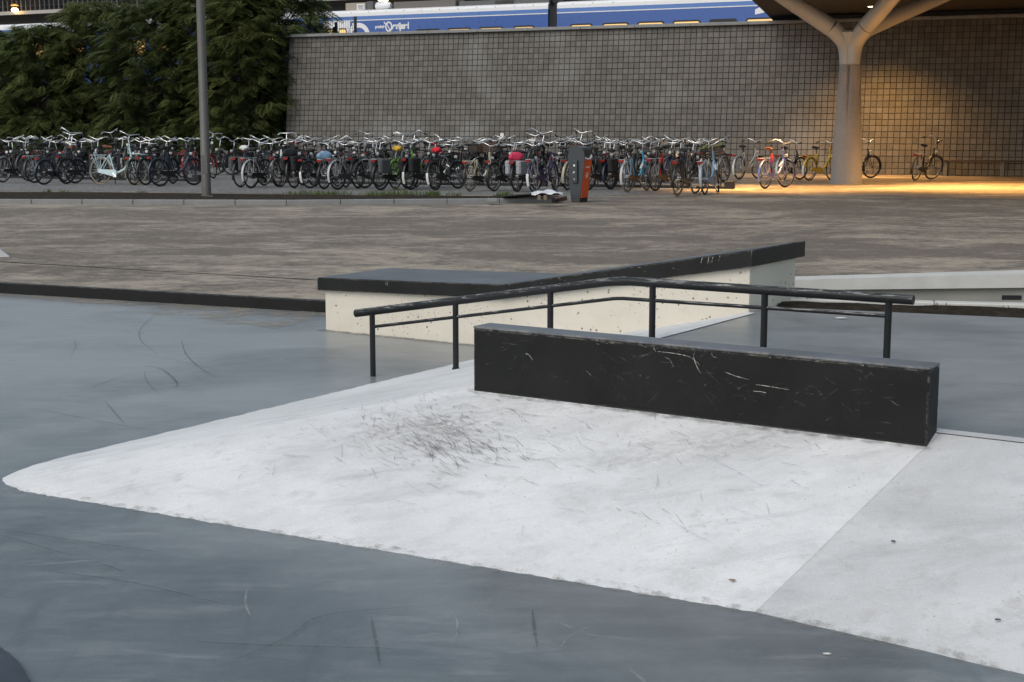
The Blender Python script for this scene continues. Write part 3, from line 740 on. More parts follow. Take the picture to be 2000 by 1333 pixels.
vs_ = []
for x, z in hp: vs_ += [(x,-sideW-.017,z),(x,sideW+.017,z),(x*.97,-sideW-.017,z-.02),(x*.97,sideW+.017,z-.02)]
fs = []
for i in range(len(hp)-1):
    a = 4*i; b_ = a+4; fs += [(a,b_,b_+1,a+1),(a+2,a+3,b_+3,b_+2),(a,a+2,b_+2,b_),(a+1,b_+1,b_+3,a+3)]
fs += [(0,1,3,2),(20,22,23,21)]
m.add(vs_, fs); fixn(m.build('hood', M_BIN, bn, 50).data)
m = MB(); m.prism([(-.25,0,1.24),(-.235,0,1.24),(-.185,0,.35),(-.12,0,.0),(-.14,0,0),(-.20,0,.35)], (0,-sideW+.014,0), (0,sideW-.014,0)); fixn(m.build('back_panel', M_BIN, bn).data)
m = MB(); m.prism([(.143,0,.10),(.165,0,.30),(.262,0,1.00),(.278,0,1.00),(.185,0,.30),(.160,0,.10)], (0,-sideW+.013,0), (0,sideW-.013,0)); pan = m.build('orange_panel', M_ORANGE, bn); fixn(pan.data)
m = MB(); m.box(-.12,.12,-.18,.18,.02,.08); m.build('plinth', simple('bin_plinth', (.02,.02,.022), .6), bn)
M_WH = simple('white_print', (.75,.75,.74), .6, 0, .05)
m = MB()
for k in range(6): m.box(.232+.0, .236, -.11+.037*k, -.11+.037*k+.026, .69, .715)
m.build('lettering', M_WH, pan).location = (0.030, 0, .10)
m = MB(); m.box(0,.004,-.015,.02,.50,.56); m.box(0,.004,-.012,.012,.57,.60); m.box(0,.004,.03,.05,.53,.59); m.box(0,.004,-.07,-.045,.50,.54); m.box(0,.004,-.06,.045,.482,.492); m.box(0,.004,-.07,-.02,.575,.585)
m.build('pictogram', M_WH, pan).location = (.232, 0, .08)
m = MB(); m.tube([(.27,-.17,1.01),(.28,-.08,.985),(.28,.06,.99),(.27,.17,1.05)], .022, 6); m.tube([(.27,.1,1.0),(.29,.15,1.03),(.26,.18,1.06)], .03, 6); m.build('bag_rim', simple('white_bag', (.62,.66,.72), .4, 0, .2), bn, 60)
m = MB(); m.box(-.10,.06,sideW+.018,sideW+.05,.46,.98,.012); lk = m.build('ashtray_box', M_BIN, bn)
lk.location = (0, 0, 0)
m = MB(); m.box(-.10,.07,-sideW-.075,-sideW-.018,.44,.96,.012); ab = m.build('ashtray_box', M_BIN, bn)
m = MB(); m.box(-.05,.005,-sideW-.0785,-sideW-.075,.82,.86); m.box(-.06,-.045,-sideW-.0785,-sideW-.075,.66,.69); m.box(-.045,.0,-sideW-.0785,-sideW-.075,.68,.70); m.box(-.03,-.008,-sideW-.0785,-sideW-.075,.52,.545); stuff(m.build('sticker', M_WH, ab))
# rubbish on the strip's end
def blob_sheet(mb, cx, cy, z, lx_, ly_, h, n=10, seed=0):
    rs = np.random.RandomState(seed); v = []
    for i in range(n+1):
        for j in range(n+1):
            u, w = i/n-.5, j/n-.5; v.append((cx+u*lx_+rs.rand()*.02, cy+w*ly_+rs.rand()*.02, z+h*(math.cos(u*3)*math.cos(w*2.6))+.02*math.sin(u*14+w*5)+rs.rand()*.008))
    mb.add(v, [(i*(n+1)+j,(i+1)*(n+1)+j,(i+1)*(n+1)+j+1,i*(n+1)+j+1) for i in range(n) for j in range(n)])
p = G(1035, 388, PZ+.1)
m = MB(); m.box(-.55,.62,-.25,.45,0,.022,.003,Matrix.Translation((p[0],p[1],PZ+.16)) @ Matrix.Rotation(R(-4),4,'Y') @ Matrix.Rotation(R(-7),4,'X'))
tag(m.build('dark_board', simple('dark_sheet', (.018,.018,.02), .45)), 'flat black board lying at the end of the planting bed', 'board')
p2 = G(1068, 384, PZ+.2); m = MB(); blob_sheet(m, p2[0], p2[1], PZ+.245, .62, .5, .075, 10, 3)
ws = m.build('plastic_sheet', simple('white_plastic', (.62,.63,.66), .35, 0, .1), None, True); sm_ = ws.modifiers.new('thick', 'SOLIDIFY'); sm_.thickness = .008; tag(ws, 'crumpled white plastic sheet lying on the black board', 'plastic sheet')
for x, lb_ in ((1053,'left small brown wooden block in front of the black board'), (1065,'right small brown wooden block in front of the black board')):
    p = G(x, 390.3, PZ+.1); m = MB(); m.box(p[0]-.032,p[0]+.032,p[1]-.04,p[1]+.05,PZ+.09,PZ+.185,.006); tag(m.build('wooden_block', simple('brown_block', (.18,.145,.10), .8)), lb_, 'block')
p = G(961, 391, PZ+.1); m = MB(); m.box(p[0]-.10,p[0]+.11,p[1]-.0,p[1]+.3,PZ+.05,PZ+.125,.01); tag(m.build('concrete_chunk', M_KERB), 'pale loose concrete slab on the planting bed left of the black board', 'concrete slab')

# ================================================================== TILED WALL
WA = R(-22.4); WD = np.array([math.cos(WA), math.sin(WA)]); WN = np.array([-WD[1], WD[0]])     # WN points away from the camera
wb = G(1850, 343, PZ)[:2]
k_left = 24.75; wl0 = wb - WD * k_left
TP = .2; NC = 178; NRW = 25; BAT = math.atan(.6 / 5.1); WH_ = NRW * TP / math.cos(BAT)
wall = tag(empty('tiled_wall', (wl0[0], wl0[1], PZ), WA), 'long leaning retaining wall clad in square grey tiles, behind the bikes', 'wall')
CB, SB = math.cos(BAT), math.sin(BAT)
def wp(u, v, o=0): return (u, v * SB - o * CB, v * CB + o * SB)        # along, up the face, outward
M_JOINT = simple('dark_joint', (.022,.019,.017), .95)
m = MB(); WL_ = NC * TP
m.add([wp(-.02,-.3,-.012), wp(WL_,-.3,-.012), wp(WL_,NRW*TP+.05,-.012), wp(-.02,NRW*TP+.05,-.012), (-.02,2.2,-.3),(WL_,2.2,-.3),(WL_,2.2,4.9),(-.02,2.2,4.9)],
      [(0,1,2,3),(1,5,6,2),(4,0,3,7),(5,4,7,6),(3,2,6,7)])
m.build('backing', M_JOINT, wall)
def mk_tile():
    s = NT('grey_wall_tile')
    tcn = s.n.new('ShaderNodeTexCoord'); tcn.object = wall
    sp_ = s.n.new('ShaderNodeSeparateXYZ'); s.l.new(tcn.outputs['Object'], sp_.inputs[0])
    cu = s.math('FLOOR', s.math('DIVIDE', sp_.outputs[0], TP)); cv = s.math('FLOOR', s.math('DIVIDE', sp_.outputs[2], TP * CB))
    cmb = s.n.new('ShaderNodeCombineXYZ'); s.l.new(cu, cmb.inputs[0]); s.l.new(cv, cmb.inputs[1])
    wn_ = s.n.new('ShaderNodeTexWhiteNoise'); wn_.noise_dimensions = '2D'; s.l.new(cmb.outputs[0], wn_.inputs['Vector'])
    c = s.mix(wn_.outputs['Value'], (.080,.073,.061), (.132,.122,.105))
    cl_ = s.mix(wn_.outputs['Color'], (.9,.9,.9,1), (1,1,1,1))
    big = s.n.new('ShaderNodeTexNoise'); big.inputs['Scale'].default_value = .42; big.inputs['Detail'].default_value = 3; s.l.new(tcn.outputs['Object'], big.inputs['Vector'])
    c = s.mix(s.math('MULTIPLY', s.ramp(big.outputs['Fac'], .54, .74), .75), c, (.23,.23,.222))  # pale patches: soft reflections on the tiles put into their colour
    f = s.n.new('ShaderNodeTexNoise'); f.inputs['Scale'].default_value = 26; f.inputs['Detail'].default_value = 5; s.l.new(tcn.outputs['Object'], f.inputs['Vector'])
    c = s.mix(.22, c, s.ramp(f.outputs['Fac'], .3, .7, (.05,.045,.04,1), (.2,.19,.18,1)))
    s.bump(f.outputs['Fac'], .25, .01)
    return s.out(c, .62, 0, .4)
M_TILE = mk_tile()
def tile_geo(u0, v0, o, tilt):
    g_ = .0085; b_ = .009; th_ = .022
    u1, v1 = u0 + TP - g_, v0 + TP - g_; u0 += g_; v0 += g_
    t = tilt
    pts = [wp(u0,v0,-.012), wp(u1,v0,-.012), wp(u1,v1,-.012), wp(u0,v1,-.012),
           wp(u0,v0,o-.006), wp(u1,v0,o-.006), wp(u1,v1,o-.006+t), wp(u0,v1,o-.006+t),
           wp(u0+b_,v0+b_,o), wp(u1-b_,v0+b_,o), wp(u1-b_,v1-b_,o+t), wp(u0+b_,v1-b_,o+t)]
    q_ = [(0,1,5,4),(1,2,6,5),(2,3,7,6),(3,0,4,7),(4,5,9,8),(5,6,10,9),(6,7,11,10),(7,4,8,11),(8,9,10,11)]
    return pts, q_
pick_c0 = int((k_left + (G(1998,343,PZ)[0] - wb[0]) / WD[0]) / TP) - 11
tm = MB(); tile_mesh = None
base_pts, base_q = tile_geo(0, 0, .010, 0.0)
tile_me = MB().add(base_pts, base_q).mesh('tile', M_TILE)
for c in range(NC):
    pj = .012 if c % 13 == 0 else 0.0
    for r_ in range(NRW):
        if pick_c0 <= c < pick_c0 + 12:
            t_ = link('tile', tile_me, wall); t_.location = wp(c*TP, r_*TP, rnd.uniform(-.003,.003))
        else:
            tm.add(*tile_geo(c*TP, r_*TP, .010 + rnd.uniform(-.003,.004), rnd.uniform(-.002,.002)))
stuff(tm.build('tiles', M_TILE, wall))
# coping slabs of the wall
vt = NRW * TP
cz = vt * CB; cyy = vt * SB
for i in range(18):
    m = MB(); m.box(i*2.0+.005-.12*(i==0), i*2.0+1.995, cyy-.16, cyy+.42, cz+.004, cz+.115, .012); m.build('coping_slab', M_KERB, wall)

# ================================================================== EMBANKMENT BEHIND (ground at rail level)
def WW(u, n, z): p = wl0 + WD*u + WN*n; return (p[0], p[1], z)
em = MB()
em.add([WW(-.3,2.2,3.6), WW(60,2.2,3.6), WW(60,60,3.6), WW(-60,60,3.6), WW(-60,8.5,3.6), WW(-.3,8.5,3.6)], [(0,1,2,3,4,5)])
gx, gy = 60, 14; vv = []
for i in range(gx+1):
    for j in range(gy+1):
        u = -60 + 59.85*i/gx; v = j/gy
        vv.append(WW(u, -1.2 + 9.7*v, PZ-.03 + 3.53*(v*v*(3-2*v)) + .22*(nr.rand()-.3)*math.sin(math.pi*v)))
b0_ = len(em.v); em.add(vv, [(i*(gy+1)+j,(i+1)*(gy+1)+j,(i+1)*(gy+1)+j+1,i*(gy+1)+j+1) for i in range(gx) for j in range(gy)])
struct(em.build('embankment', M_SOIL, None, False))

# ================================================================== TRAIN
TA = R(-25.5); TD = np.array([math.cos(TA), math.sin(TA)]); tp0 = np.array([0.0, 66.0])
def TQ(px, py): p = PL(px, py, tp0, TD); return float((p[:2]-tp0) @ TD), float(p[2])
Z_ROOF = TQ(800, 15.5)[1]; Z_BLUE = TQ(800, 28.3)[1]; Z_STR = TQ(800, 37)[1]
train = tag(empty('train', (tp0[0], tp0[1], 3.6), TA), 'blue and white commuter train standing on the tracks above the tiled wall', 'train')
def TZ(z): return z - 3.6
M_BLUE = simple('train_blue', (.040,.105,.34), .30, 0, .02, 2, .5); M_BLUE2 = simple('train_light_blue', (.085,.19,.47), .30, 0, .02, 2, .5)
M_TW = simple('train_white', (.74,.74,.75), .3, 0, .05, 2, .6); M_TROOF = simple('train_roof_grey', (.10,.10,.10), .6)
M_GLOW = simple('lit_window', (.35,.22,.08), .3, 0, .3, 3, .5, (1.0,.62,.22), .55); M_RUB = simple('rubber_black', (.008,.008,.009), .5)
ug = TQ(1079, 40)[0]; uL = TQ(-700, 60)[0]; uR = TQ(2100, 60)[0] + 8
zb = .9
def coach(u0, u1):
    m = MB(); m.box(u0, u1, 0, 2.9, TZ(3.6)+.35, TZ(Z_BLUE)-.0, .0); m.build('body_side', M_BLUE, train)
    m = MB(); m.box(u0, u1, -.008, -.0, TZ(Z_STR)+.03, TZ(Z_BLUE)-.002); m.build('upper_stripe', M_BLUE2, train)
    m = MB(); m.box(u0, u1, -.010, .0, TZ(Z_STR)-.012, TZ(Z_STR)+.028); m.build('stripe_line', M_TW, train)
    h = TZ(Z_ROOF); b_ = TZ(Z_BLUE)
    m = MB(); pr_ = [(.0,b_+.002),(.005,b_+.16),(.06,h-.06),(.22,h),(2.7,h),(2.9,b_+.002)]
    m.prism([(u0,y,z) for y, z in pr_], (0,0,0), (u1-u0,0,0)); o = m.build('roof', M_TW, train); fixn(o.data)
    m = MB(); m.box(u0+.3, u1-.3, .35, 2.5, h+.002, h+.03); m.build('roof_deck', M_TROOF, train)
coach(uL, ug-.22); coach(ug+.22, uR)
m = MB()
for k in range(7):
    x0 = ug-.21+.06*k; m.box(x0, x0+.045, .10, 2.8, .2, TZ(Z_ROOF)-.02)
m.box(ug-.22, ug+.22, .16, 2.7, .2, TZ(Z_ROOF)-.05)
m.build('gangway_bellows', M_RUB, train)
m = MB(); m.tube([(ug-.1,.05,TZ(Z_ROOF)-.1),(ug-.06,-.05,TZ(Z_ROOF)+.2),(ug+.12,.1,TZ(Z_ROOF)+.35)], .09, 8); m.build('cable', M_RUB, train, 50)
Z_WT = TQ(960, 52.5)[1]; Z_WB = Z_WT - .95
wins = [(812,860,1),(873,921,0),(935,984,0),(1002,1045,0),(1113,1158,0),(1176,1229,0),(1244,1298,0),(1313,1369,0),(1384,1440,1),(1456,1512,0),(1530,1585,0),(430,475,0),(490,535,0),(300,350,0),(235,285,0),(60,110,0),(120,165,0)]
def rrect(u0, u1, z0, z1, r, n=5):
    pts = []
    for cx_, cz_, a0_ in ((u1-r,z0+r,-90),(u1-r,z1-r,0),(u0+r,z1-r,90),(u0+r,z0+r,180)):
        for k in range(n+1): a = R(a0_+90*k/n); pts.append((cx_+r*math.cos(a), cz_+r*math.sin(a)))
    return pts
for a, b_, disp in wins:
    u0 = TQ(a, 60)[0]; u1 = TQ(b_, 60)[0]; zt = TZ(Z_WT); z0 = TZ(Z_WB)
    m = MB(); m.prism([(x,0,z) for x, z in rrect(u0,u1,z0,zt,.14)], (0,-.016,0), (0,.004,0)); w_ = m.build('window', M_RUB, train); fixn(w_.data)
    if disp:
        m = MB(); cxm = (u0+u1)/2; wd_ = (u1-u0)*.17
        for k in range(9):
            if k == 4: continue
            x = cxm - wd_ + 2*wd_*k/9; m.box(x, x+wd_*.16, -.022, -.017, zt-.255+.02*(k%3==0), zt-.155)
        m.build('display', simple('orange_display', (.4,.12,.01), .4, 0, .1, 3, .5, (1.0,.32,.03), 3.0), w_)['kind'] = 'stuff'
    else:
        m = MB(); m.prism([(x,0,z) for x, z in rrect(u0+.07,u1-.07,z0+.07,zt-.07,.09)], (0,-.024,0), (0,-.017,0)); w2 = m.build('pane', M_GLOW, w_); fixn(w2.data)
# white doors near the fence
ud0, ud1 = TQ(632, 60)[0], TQ(684, 60)[0]
m = MB(); m.box(ud0, ud1, -.014, .01, TZ(3.6)+.5, TZ(TQ(660,43)[1])); dr_ = m.build('door', M_TW, train)
um = TQ(657, 60)[0]; m = MB(); m.box(um-.03, um+.03, -.03, -.015, TZ(3.6)+.5, TZ(TQ(660,43)[1])); m.build('door_gap', M_RUB, dr_)
for a, b_ in ((638,652.5),(662,677.5)):
    u0, u1 = TQ(a,60)[0], TQ(b_,60)[0]; zt = TZ(TQ(660,56.5)[1])
    m = MB(); m.prism([(x,0,z) for x, z in rrect(u0,u1,zt-1.0,zt,.1)], (0,-.03,0), (0,-.016,0)); w_ = m.build('door_window', M_RUB, dr_); fixn(w_.data)
    m = MB(); m.prism([(x,0,z) for x, z in rrect(u0+.05,u1-.05,zt-.95,zt-.05,.07)], (0,-.037,0), (0,-.031,0)); w2 = m.build('pane', M_GLOW, w_); fixn(w2.data)
# white ring emblem and pale panel left of the lettering
ue, ze = TQ(701, 71); 
m = MB(); n_ = 48; r0, r1 = .40, .62
pts = []
for k in range(n_+1):
    a = R(-60 + 250*k/n_); pts += [(ue+r0*math.cos(a), -.014, TZ(ze)+r0*math.sin(a)), (ue+r1*math.cos(a), -.014, TZ(ze)+r1*math.sin(a))]
m.add(pts, [(2*k,2*k+1,2*k+3,2*k+2) for k in range(n_)]); m.box(TQ(688,60)[0], ue, -.0135, -.009, TZ(ze)+.40, TZ(ze)+.62); em_ = m.build('ring_emblem', M_TW, train)
sd_ = em_.modifiers.new('thick','SOLIDIFY'); sd_.thickness = .004
m = MB(); m.prism([(x,0,z) for x, z in ((TQ(1475,20)[0],TZ(TQ(1475,19)[1])),(TQ(1475,20)[0],TZ(TQ(1475,29)[1])),(TQ(1497,20)[0],TZ(TQ(1497,24)[1])),(TQ(1512,20)[0],TZ(TQ(1512,30)[1])),(TQ(1512,20)[0],TZ(TQ(1512,10)[1])),(TQ(1487,20)[0],TZ(TQ(1487,13)[1])))], (0,-.014,0), (0,-.010,0)); fixn(m.build('white_swoosh', M_TW, train).data)
def text_mesh(name, txt, size, mat, parent, loc_, weight=0.0):
    cu = bpy.data.curves.new(name, 'FONT'); cu.body = txt; cu.size = size; cu.extrude = .002; cu.offset = weight
    tmp = bpy.data.objects.new('tmp_text', cu); col.objects.link(tmp); bpy.context.view_layer.update()
    dg = bpy.context.evaluated_depsgraph_get(); me = bpy.data.meshes.new_from_object(tmp.evaluated_get(dg)); bpy.data.objects.remove(tmp)
    me.materials.clear(); me.materials.append(mat); me.name = name
    o = link(name, me, parent); o.location = loc_; o.rotation_euler = (R(90), 0, 0); return o, me
u_t0, z_t = TQ(733, 55.6); t1, me1 = text_mesh('lettering', 'provincie', .20, M_WH, train, (u_t0, -.014, TZ(z_t)), .010)
w1_ = max(v.co.x for v in me1.vertices); tgt = TQ(752.5, 55)[0]-u_t0; t1.scale = (tgt/w1_, 1, 1)
u_o, z_o = TQ(759.5, 52.5)
m = MB(); n_ = 28; pts = []
for k in range(n_):
    a = 2*math.pi*k/n_; pts += [(u_o+.125*math.cos(a), -.014, TZ(z_o)+.17*math.sin(a)), (u_o+.195*math.cos(a), -.014, TZ(z_o)+.24*math.sin(a))]
m.add(pts, [(2*k,2*k+1,(2*k+3)%(2*n_),(2*k+2)%(2*n_)) for k in range(n_)])
ps = [TQ(750.5,43.5), TQ(752.5,47), TQ(757,49), TQ(759,54), TQ(764,61)]
m.tube([(x,-.018,TZ(z)) for x, z in ps], .028, 5); lo_ = m.build('lettering', M_WH, train); sd_ = lo_.modifiers.new('thick','SOLIDIFY'); sd_.thickness = .004
u_t1, z_t1 = TQ(764.5, 57.3); t2, me2 = text_mesh('lettering', 'verijssel', .42, M_WH, train, (u_t1, -.014, TZ(z_t1)), .020)
w2_ = max(v.co.x for v in me2.vertices); tgt = TQ(799, 55)[0]-u_t1; t2.scale = (tgt/w2_, 1, 1)
# dots along the roof edge, roof equipment
m = MB()
for k in range(70):
    u = uL+.8*k*1.2; m.box(u, u+.03, -.004, .06, TZ(Z_BLUE)+.16, TZ(Z_BLUE)+.19)
stuff(m.build('roof_bolts', M_RUB, train))
hR = TZ(Z_ROOF)
def rbox(px0, px1, h, mat, name='roof_unit', y0=.3, y1=1.9, z0=0):
    m = MB(); m.box(TQ(px0,15)[0], TQ(px1,15)[0], y0, y1, hR+z0-.02, hR+z0+h, .03); return m.build(name, mat, train)
a_u = rbox(668, 708, .36, simple('roof_unit_tan', (.30,.27,.22), .6)); m = MB(); m.box(TQ(691,15)[0], TQ(706,15)[0], .27, .302, hR+.03, hR+.30); vt_ = m.build('vent_grille', M_TW, a_u)
m = MB()
for k in range(4): m.box(TQ(693,15)[0], TQ(704,15)[0], .262, .27, hR+.075+.05*k, hR+.095+.05*k)
m.build('slats', M_TROOF, a_u)
m = MB(); m.tube([(TQ(724,15)[0],.5,hR+.17),(TQ(727,15)[0],.5,hR+.17),(TQ(749,15)[0],.5,hR+.17),(TQ(754,15)[0],.5,hR+.17)], [.12,.2,.2,.12], 12); m.build('roof_tank', M_TW, train, 50)
rbox(709, 722, .40, M_TROOF); rbox(762, 884, .32, simple('roof_unit_grey', (.13,.12,.11), .5)); rbox(890, 1068, .22, M_TROOF); rbox(960, 1000, .4, M_TROOF)
rbox(470, 600, .25, M_TROOF)
m = MB(); uu = TQ(940,5)[0]; m.tube([(uu-1.6,.9,hR+.25),(uu+.4,.9,hR+.95)], .03, 6); m.tube([(uu+.4,.9,hR+.95),(uu-1.2,.9,hR+1.5)], .025, 6); m.tube([(uu-1.5,.4,hR+1.5),(uu-1.5,1.8,hR+1.5)], .03, 6); m.build('pantograph', M_TROOF, train, 50)
m = MB(); m.box(uL, uR, .2, 2.7, .02, TZ(3.6)+.36); m.build('underframe', M_RUB, train)

# steel mesh fence standing on the embankment just behind the wall
fp0 = wl0 + WN * 3.0
def FQ(px, py): p = PL(px, py, fp0, WD); return float((p[:2]-fp0) @ WD), float(p[2])
fe = tag(empty('mesh_fence', (fp0[0], fp0[1], 3.6), WA), 'short dark steel mesh fence behind the coping at the left end of the wall', 'fence')
M_FEN = simple('fence_steel', (.05,.06,.09), .5, .3)
uf0, uf1 = FQ(624,50)[0], FQ(694,50)[0]; zt = FQ(694,34)[1]-3.6
m = MB(); m.box(uf1-.045, uf1+.045, -.045, .045, 0, zt+.03); m.build('post', simple('fence_post_black', (.015,.015,.016), .5), fe)
um = FQ(656.5,50)[0]; m = MB(); m.box(um-.045,um+.045,-.045,.045,0,FQ(656,44)[1]-3.6); m.build('post', MATS['fence_post_black'], fe)
m = MB(); ux = FQ(652.5,50)[0]; m.box(ux-.04,ux+.04,-.04,.04,0,FQ(653,53)[1]-3.6); m.build('post', MATS['fence_post_black'], fe)
k = 0; u = uf0
while u < uf1:
    m = MB(); m.box(u-.004,u+.004,-.004,.004,.05,zt); m.build('wire', M_FEN, fe); u += .10
for z in (.1, .7, zt-.42, zt-.02): m = MB(); m.box(uf0, uf1, -.006, .006, z-.006, z+.006); m.build('wire', M_FEN, fe)

# ================================================================== STATION HALL BEHIND THE TRAIN
hp0 = np.array([0.0, 84.0])
def HQ(px, py): p = PL(px, py, hp0, TD); return float((p[:2]-hp0) @ TD), float(p[2])
hall = tag(empty('station_hall', (hp0[0], hp0[1], 3.6), TA), 'dark station hall with steel mullions and pale beam behind the train', 'building')
hu0, hu1 = HQ(-900,0)[0], HQ(1500,0)[0]+10
m = MB(); m.box(hu0, hu1, .4, 12, 0, 10.5); m.build('dark_wall', simple('hall_dark', (.010,.009,.008), .8), hall)
zbm = HQ(60, 24)[1]-3.6
m = MB(); m.box(hu0, hu1, -.25, .0, zbm-.16, zbm+.08, .01); m.build('beam', simple('hall_beam', (.38,.36,.33), .7), hall)
m = MB(); m.box(hu0, hu1, -.15, .0, zbm+.95, zbm+1.1, .01); m.build('beam', simple('hall_beam_ochre', (.30,.20,.10), .7), hall)
u = hu0
M_MUL = simple('mullion_grey', (.11,.11,.115), .5)
i = 0
while u < HQ(1100,0)[0]:
    w_ = .07 if i % 4 == 0 else .045
    if u > HQ(-60, 0)[0]: m = MB(); m.box(u-w_/2, u+w_/2, .0+.002, .12, zbm+.081, zbm+5); m.build('mullion', M_MUL, hall)
    u += .42; i += 1
m = MB(); m.box(hu0, hu1, .2, .3, zbm+.42, zbm+.47); m.build('rail', simple('hall_rail', (.05,.045,.04), .6), hall)
def plamp(px, py, lab, s_=1.0, dy=-.8):
    u, z = HQ(px, py); o = tag(empty('platform_lamp', (0,0,0)), lab, 'lamp', 'lit lamps in the station hall'); p = hp0 + TD*u - np.array([-TD[1],TD[0]])*(-dy); o.location = (hp0[0]+TD[0]*u+TD[1]*dy*-1*-1, hp0[1]+TD[1]*u+dy, z)
    m = MB(); m.lathe([(.05*s_,-.16*s_),(.20*s_,-.08*s_),(.24*s_,.05*s_),(.14*s_,.13*s_)], 14); m.build('globe', simple('lamp_glow', (1,.7,.3), .4, 0, .0, 3, .5, (1.0,.62,.25), 9.0), o, 50)
    m = MB(); m.lathe([(.26*s_,.30*s_),(.27*s_,.33*s_),(.05*s_,.40*s_)], 14); m.build('shade', simple('lamp_shade', (.35,.18,.05), .5, 0, .2, 3, .5, (1,.5,.1), .6), o, 50)
plamp(27, 22, 'bright orange platform lamp above the train at the far left'); plamp(727, 4, 'left of two small orange lamps above the train roof tank', .7, -1.5); plamp(736, 5, 'right of two small orange lamps above the train roof tank', .7, -1.5)

# ================================================================== CANOPY DECK, Y-COLUMN, DOWNLIGHTS, BENCH
ZD = 5.36
e0 = G(1470, 0, ZD); e1 = G(1512, 40, ZD); ev = (e1 - e0)[:2] / np.linalg.norm((e1 - e0)[:2])
def edge(k): return e0[:2] + ev * k
q0 = edge(-15.5); q1 = edge(34)  # near end stretched out of view towards the camera to shade wall and plaza
can = tag(empty('canopy_deck', (q0[0], q0[1], ZD)), 'dark underside of the canopy deck carried by the branching column', 'canopy')
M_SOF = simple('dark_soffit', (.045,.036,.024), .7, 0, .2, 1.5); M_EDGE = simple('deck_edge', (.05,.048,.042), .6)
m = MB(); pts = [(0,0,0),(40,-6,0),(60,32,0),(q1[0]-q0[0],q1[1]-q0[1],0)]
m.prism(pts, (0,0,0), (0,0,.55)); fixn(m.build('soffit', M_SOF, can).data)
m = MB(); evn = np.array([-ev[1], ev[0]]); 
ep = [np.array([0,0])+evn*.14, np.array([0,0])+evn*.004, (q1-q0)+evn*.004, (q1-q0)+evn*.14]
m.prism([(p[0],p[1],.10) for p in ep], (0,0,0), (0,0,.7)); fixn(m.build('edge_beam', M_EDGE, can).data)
m = MB(); m.prism([(0,-.12,.05),(40,-6.12,.05),(40,-6.0,.05),(0,-.003,.05)], (0,0,0), (0,0,.75)); fixn(m.build('edge_beam', M_EDGE, can).data)
# beam and dark infill above the wall coping
wtop = NRW*TP*CB
m = MB(); pA = WW(28.0 - 8.1 + 0, .95, 0); pB = WW(60, .95, 0)
bm2 = tag(empty('abutment_beam', (0,0,0)), 'pale horizontal beam along the wall top under the canopy deck', 'beam')
pA = WW(19.7, .62, 0); pB = WW(36, .62, 0)
def strip(p, q_, z0, z1, th, name, mat, par):
    p = np.array(p[:2]); q_ = np.array(q_[:2]); n = WN * th; mb = MB(); mb.prism([(p[0],p[1],z0),(q_[0],q_[1],z0),(q_[0]+n[0],q_[1]+n[1],z0),(p[0]+n[0],p[1]+n[1],z0)], (0,0,0), (0,0,z1-z0)); o = mb.build(name, mat, par); fixn(o.data); return o
strip(WW(19.75,1.15,0), WW(36,1.15,0), wtop+PZ+.0, wtop+PZ+.30, .15, 'beam', simple('beam_tan', (.12,.10,.075), .7), bm2)
# --- column
cb = G(1652.5, 359.5, PZ); CX, CY = float(cb[0]), float(cb[1])
colm = tag(empty('branching_column', (CX, CY, PZ)), 'tall tapered column splitting into three pale steel branches under the canopy', 'column')
def mk_conc():
    s = NT('speckled_concrete'); n = s.noise(s.co(), 55, 5, .7); n2 = s.noise(s.co((1,1,.4)), 1.6, 5)
    c = s.mix(s.ramp(n, .35, .68), (.17,.16,.15), (.31,.295,.28)); c = s.mix(s.math('MULTIPLY', s.ramp(n2, .4, .7), .4), c, (.34,.31,.29)); s.bump(n, .3, .006); return s.out(c, .8, 0, .3)
M_SPECK = mk_conc(); M_CSTEEL = simple('pale_painted_steel', (.42,.405,.37), .42, .1, .08, 3)
ZJ = 3.20; gA = R(-108)
def shaft_r(a, z):
    t = z / ZJ; r = .435 - .150 * (t ** .9)
    g = max(0, (t - .42) / .58); d = (a - gA + math.pi) % (2*math.pi) - math.pi
    dep = .10 * g; w = .05 + .20 * g
    gr = dep * max(0, 1 - abs(d) / w) if w > 0 else 0
    for off in (R(120), R(-120)):
        d2 = (a - gA - off + math.pi) % (2*math.pi) - math.pi; gr += dep * max(0, 1 - abs(d2) / w)
    return r - gr
m = MB(); N1, N2 = 96, 26; vv = []
for j in range(N2+1):
    z = ZJ * j / N2 - (.05 if j == 0 else 0)
    for k in range(N1): a = 2*math.pi*k/N1; r = shaft_r(a, max(0, z)); vv.append((r*math.cos(a), r*math.sin(a), z))
m.add(vv, [(j*N1+k, j*N1+(k+1)%N1, (j+1)*N1+(k+1)%N1, (j+1)*N1+k) for j in range(N2) for k in range(N1)])
m.add([(shaft_r(2*math.pi*k/N1, ZJ)*math.cos(2*math.pi*k/N1), shaft_r(2*math.pi*k/N1, ZJ)*math.sin(2*math.pi*k/N1), ZJ) for k in range(N1)], [tuple(range(N1))])
m.build('concrete_shaft', M_SPECK, colm, 60)
m = MB(); vv = []
for z, r in ((ZJ-.006,.272),(ZJ+.022,.272)):
    for k in range(48): a = 2*math.pi*k/48; vv.append((r*math.cos(a), r*math.sin(a), z))
m.add(vv, [(k,(k+1)%48,48+(k+1)%48,48+k) for k in range(48)]); m.build('joint_ring', simple('ring_tan', (.30,.25,.17), .5), colm)
def bez(p0, p1, p2, p3, n):
    out = []
    for i in range(n+1):
        t = i/n; out.append(tuple(((1-t)**3)*a+3*((1-t)**2)*t*b+3*(1-t)*t*t*c+(t**3)*d for a, b, c, d in zip(p0,p1,p2,p3)))
    return out
ZT = ZD - PZ + .02
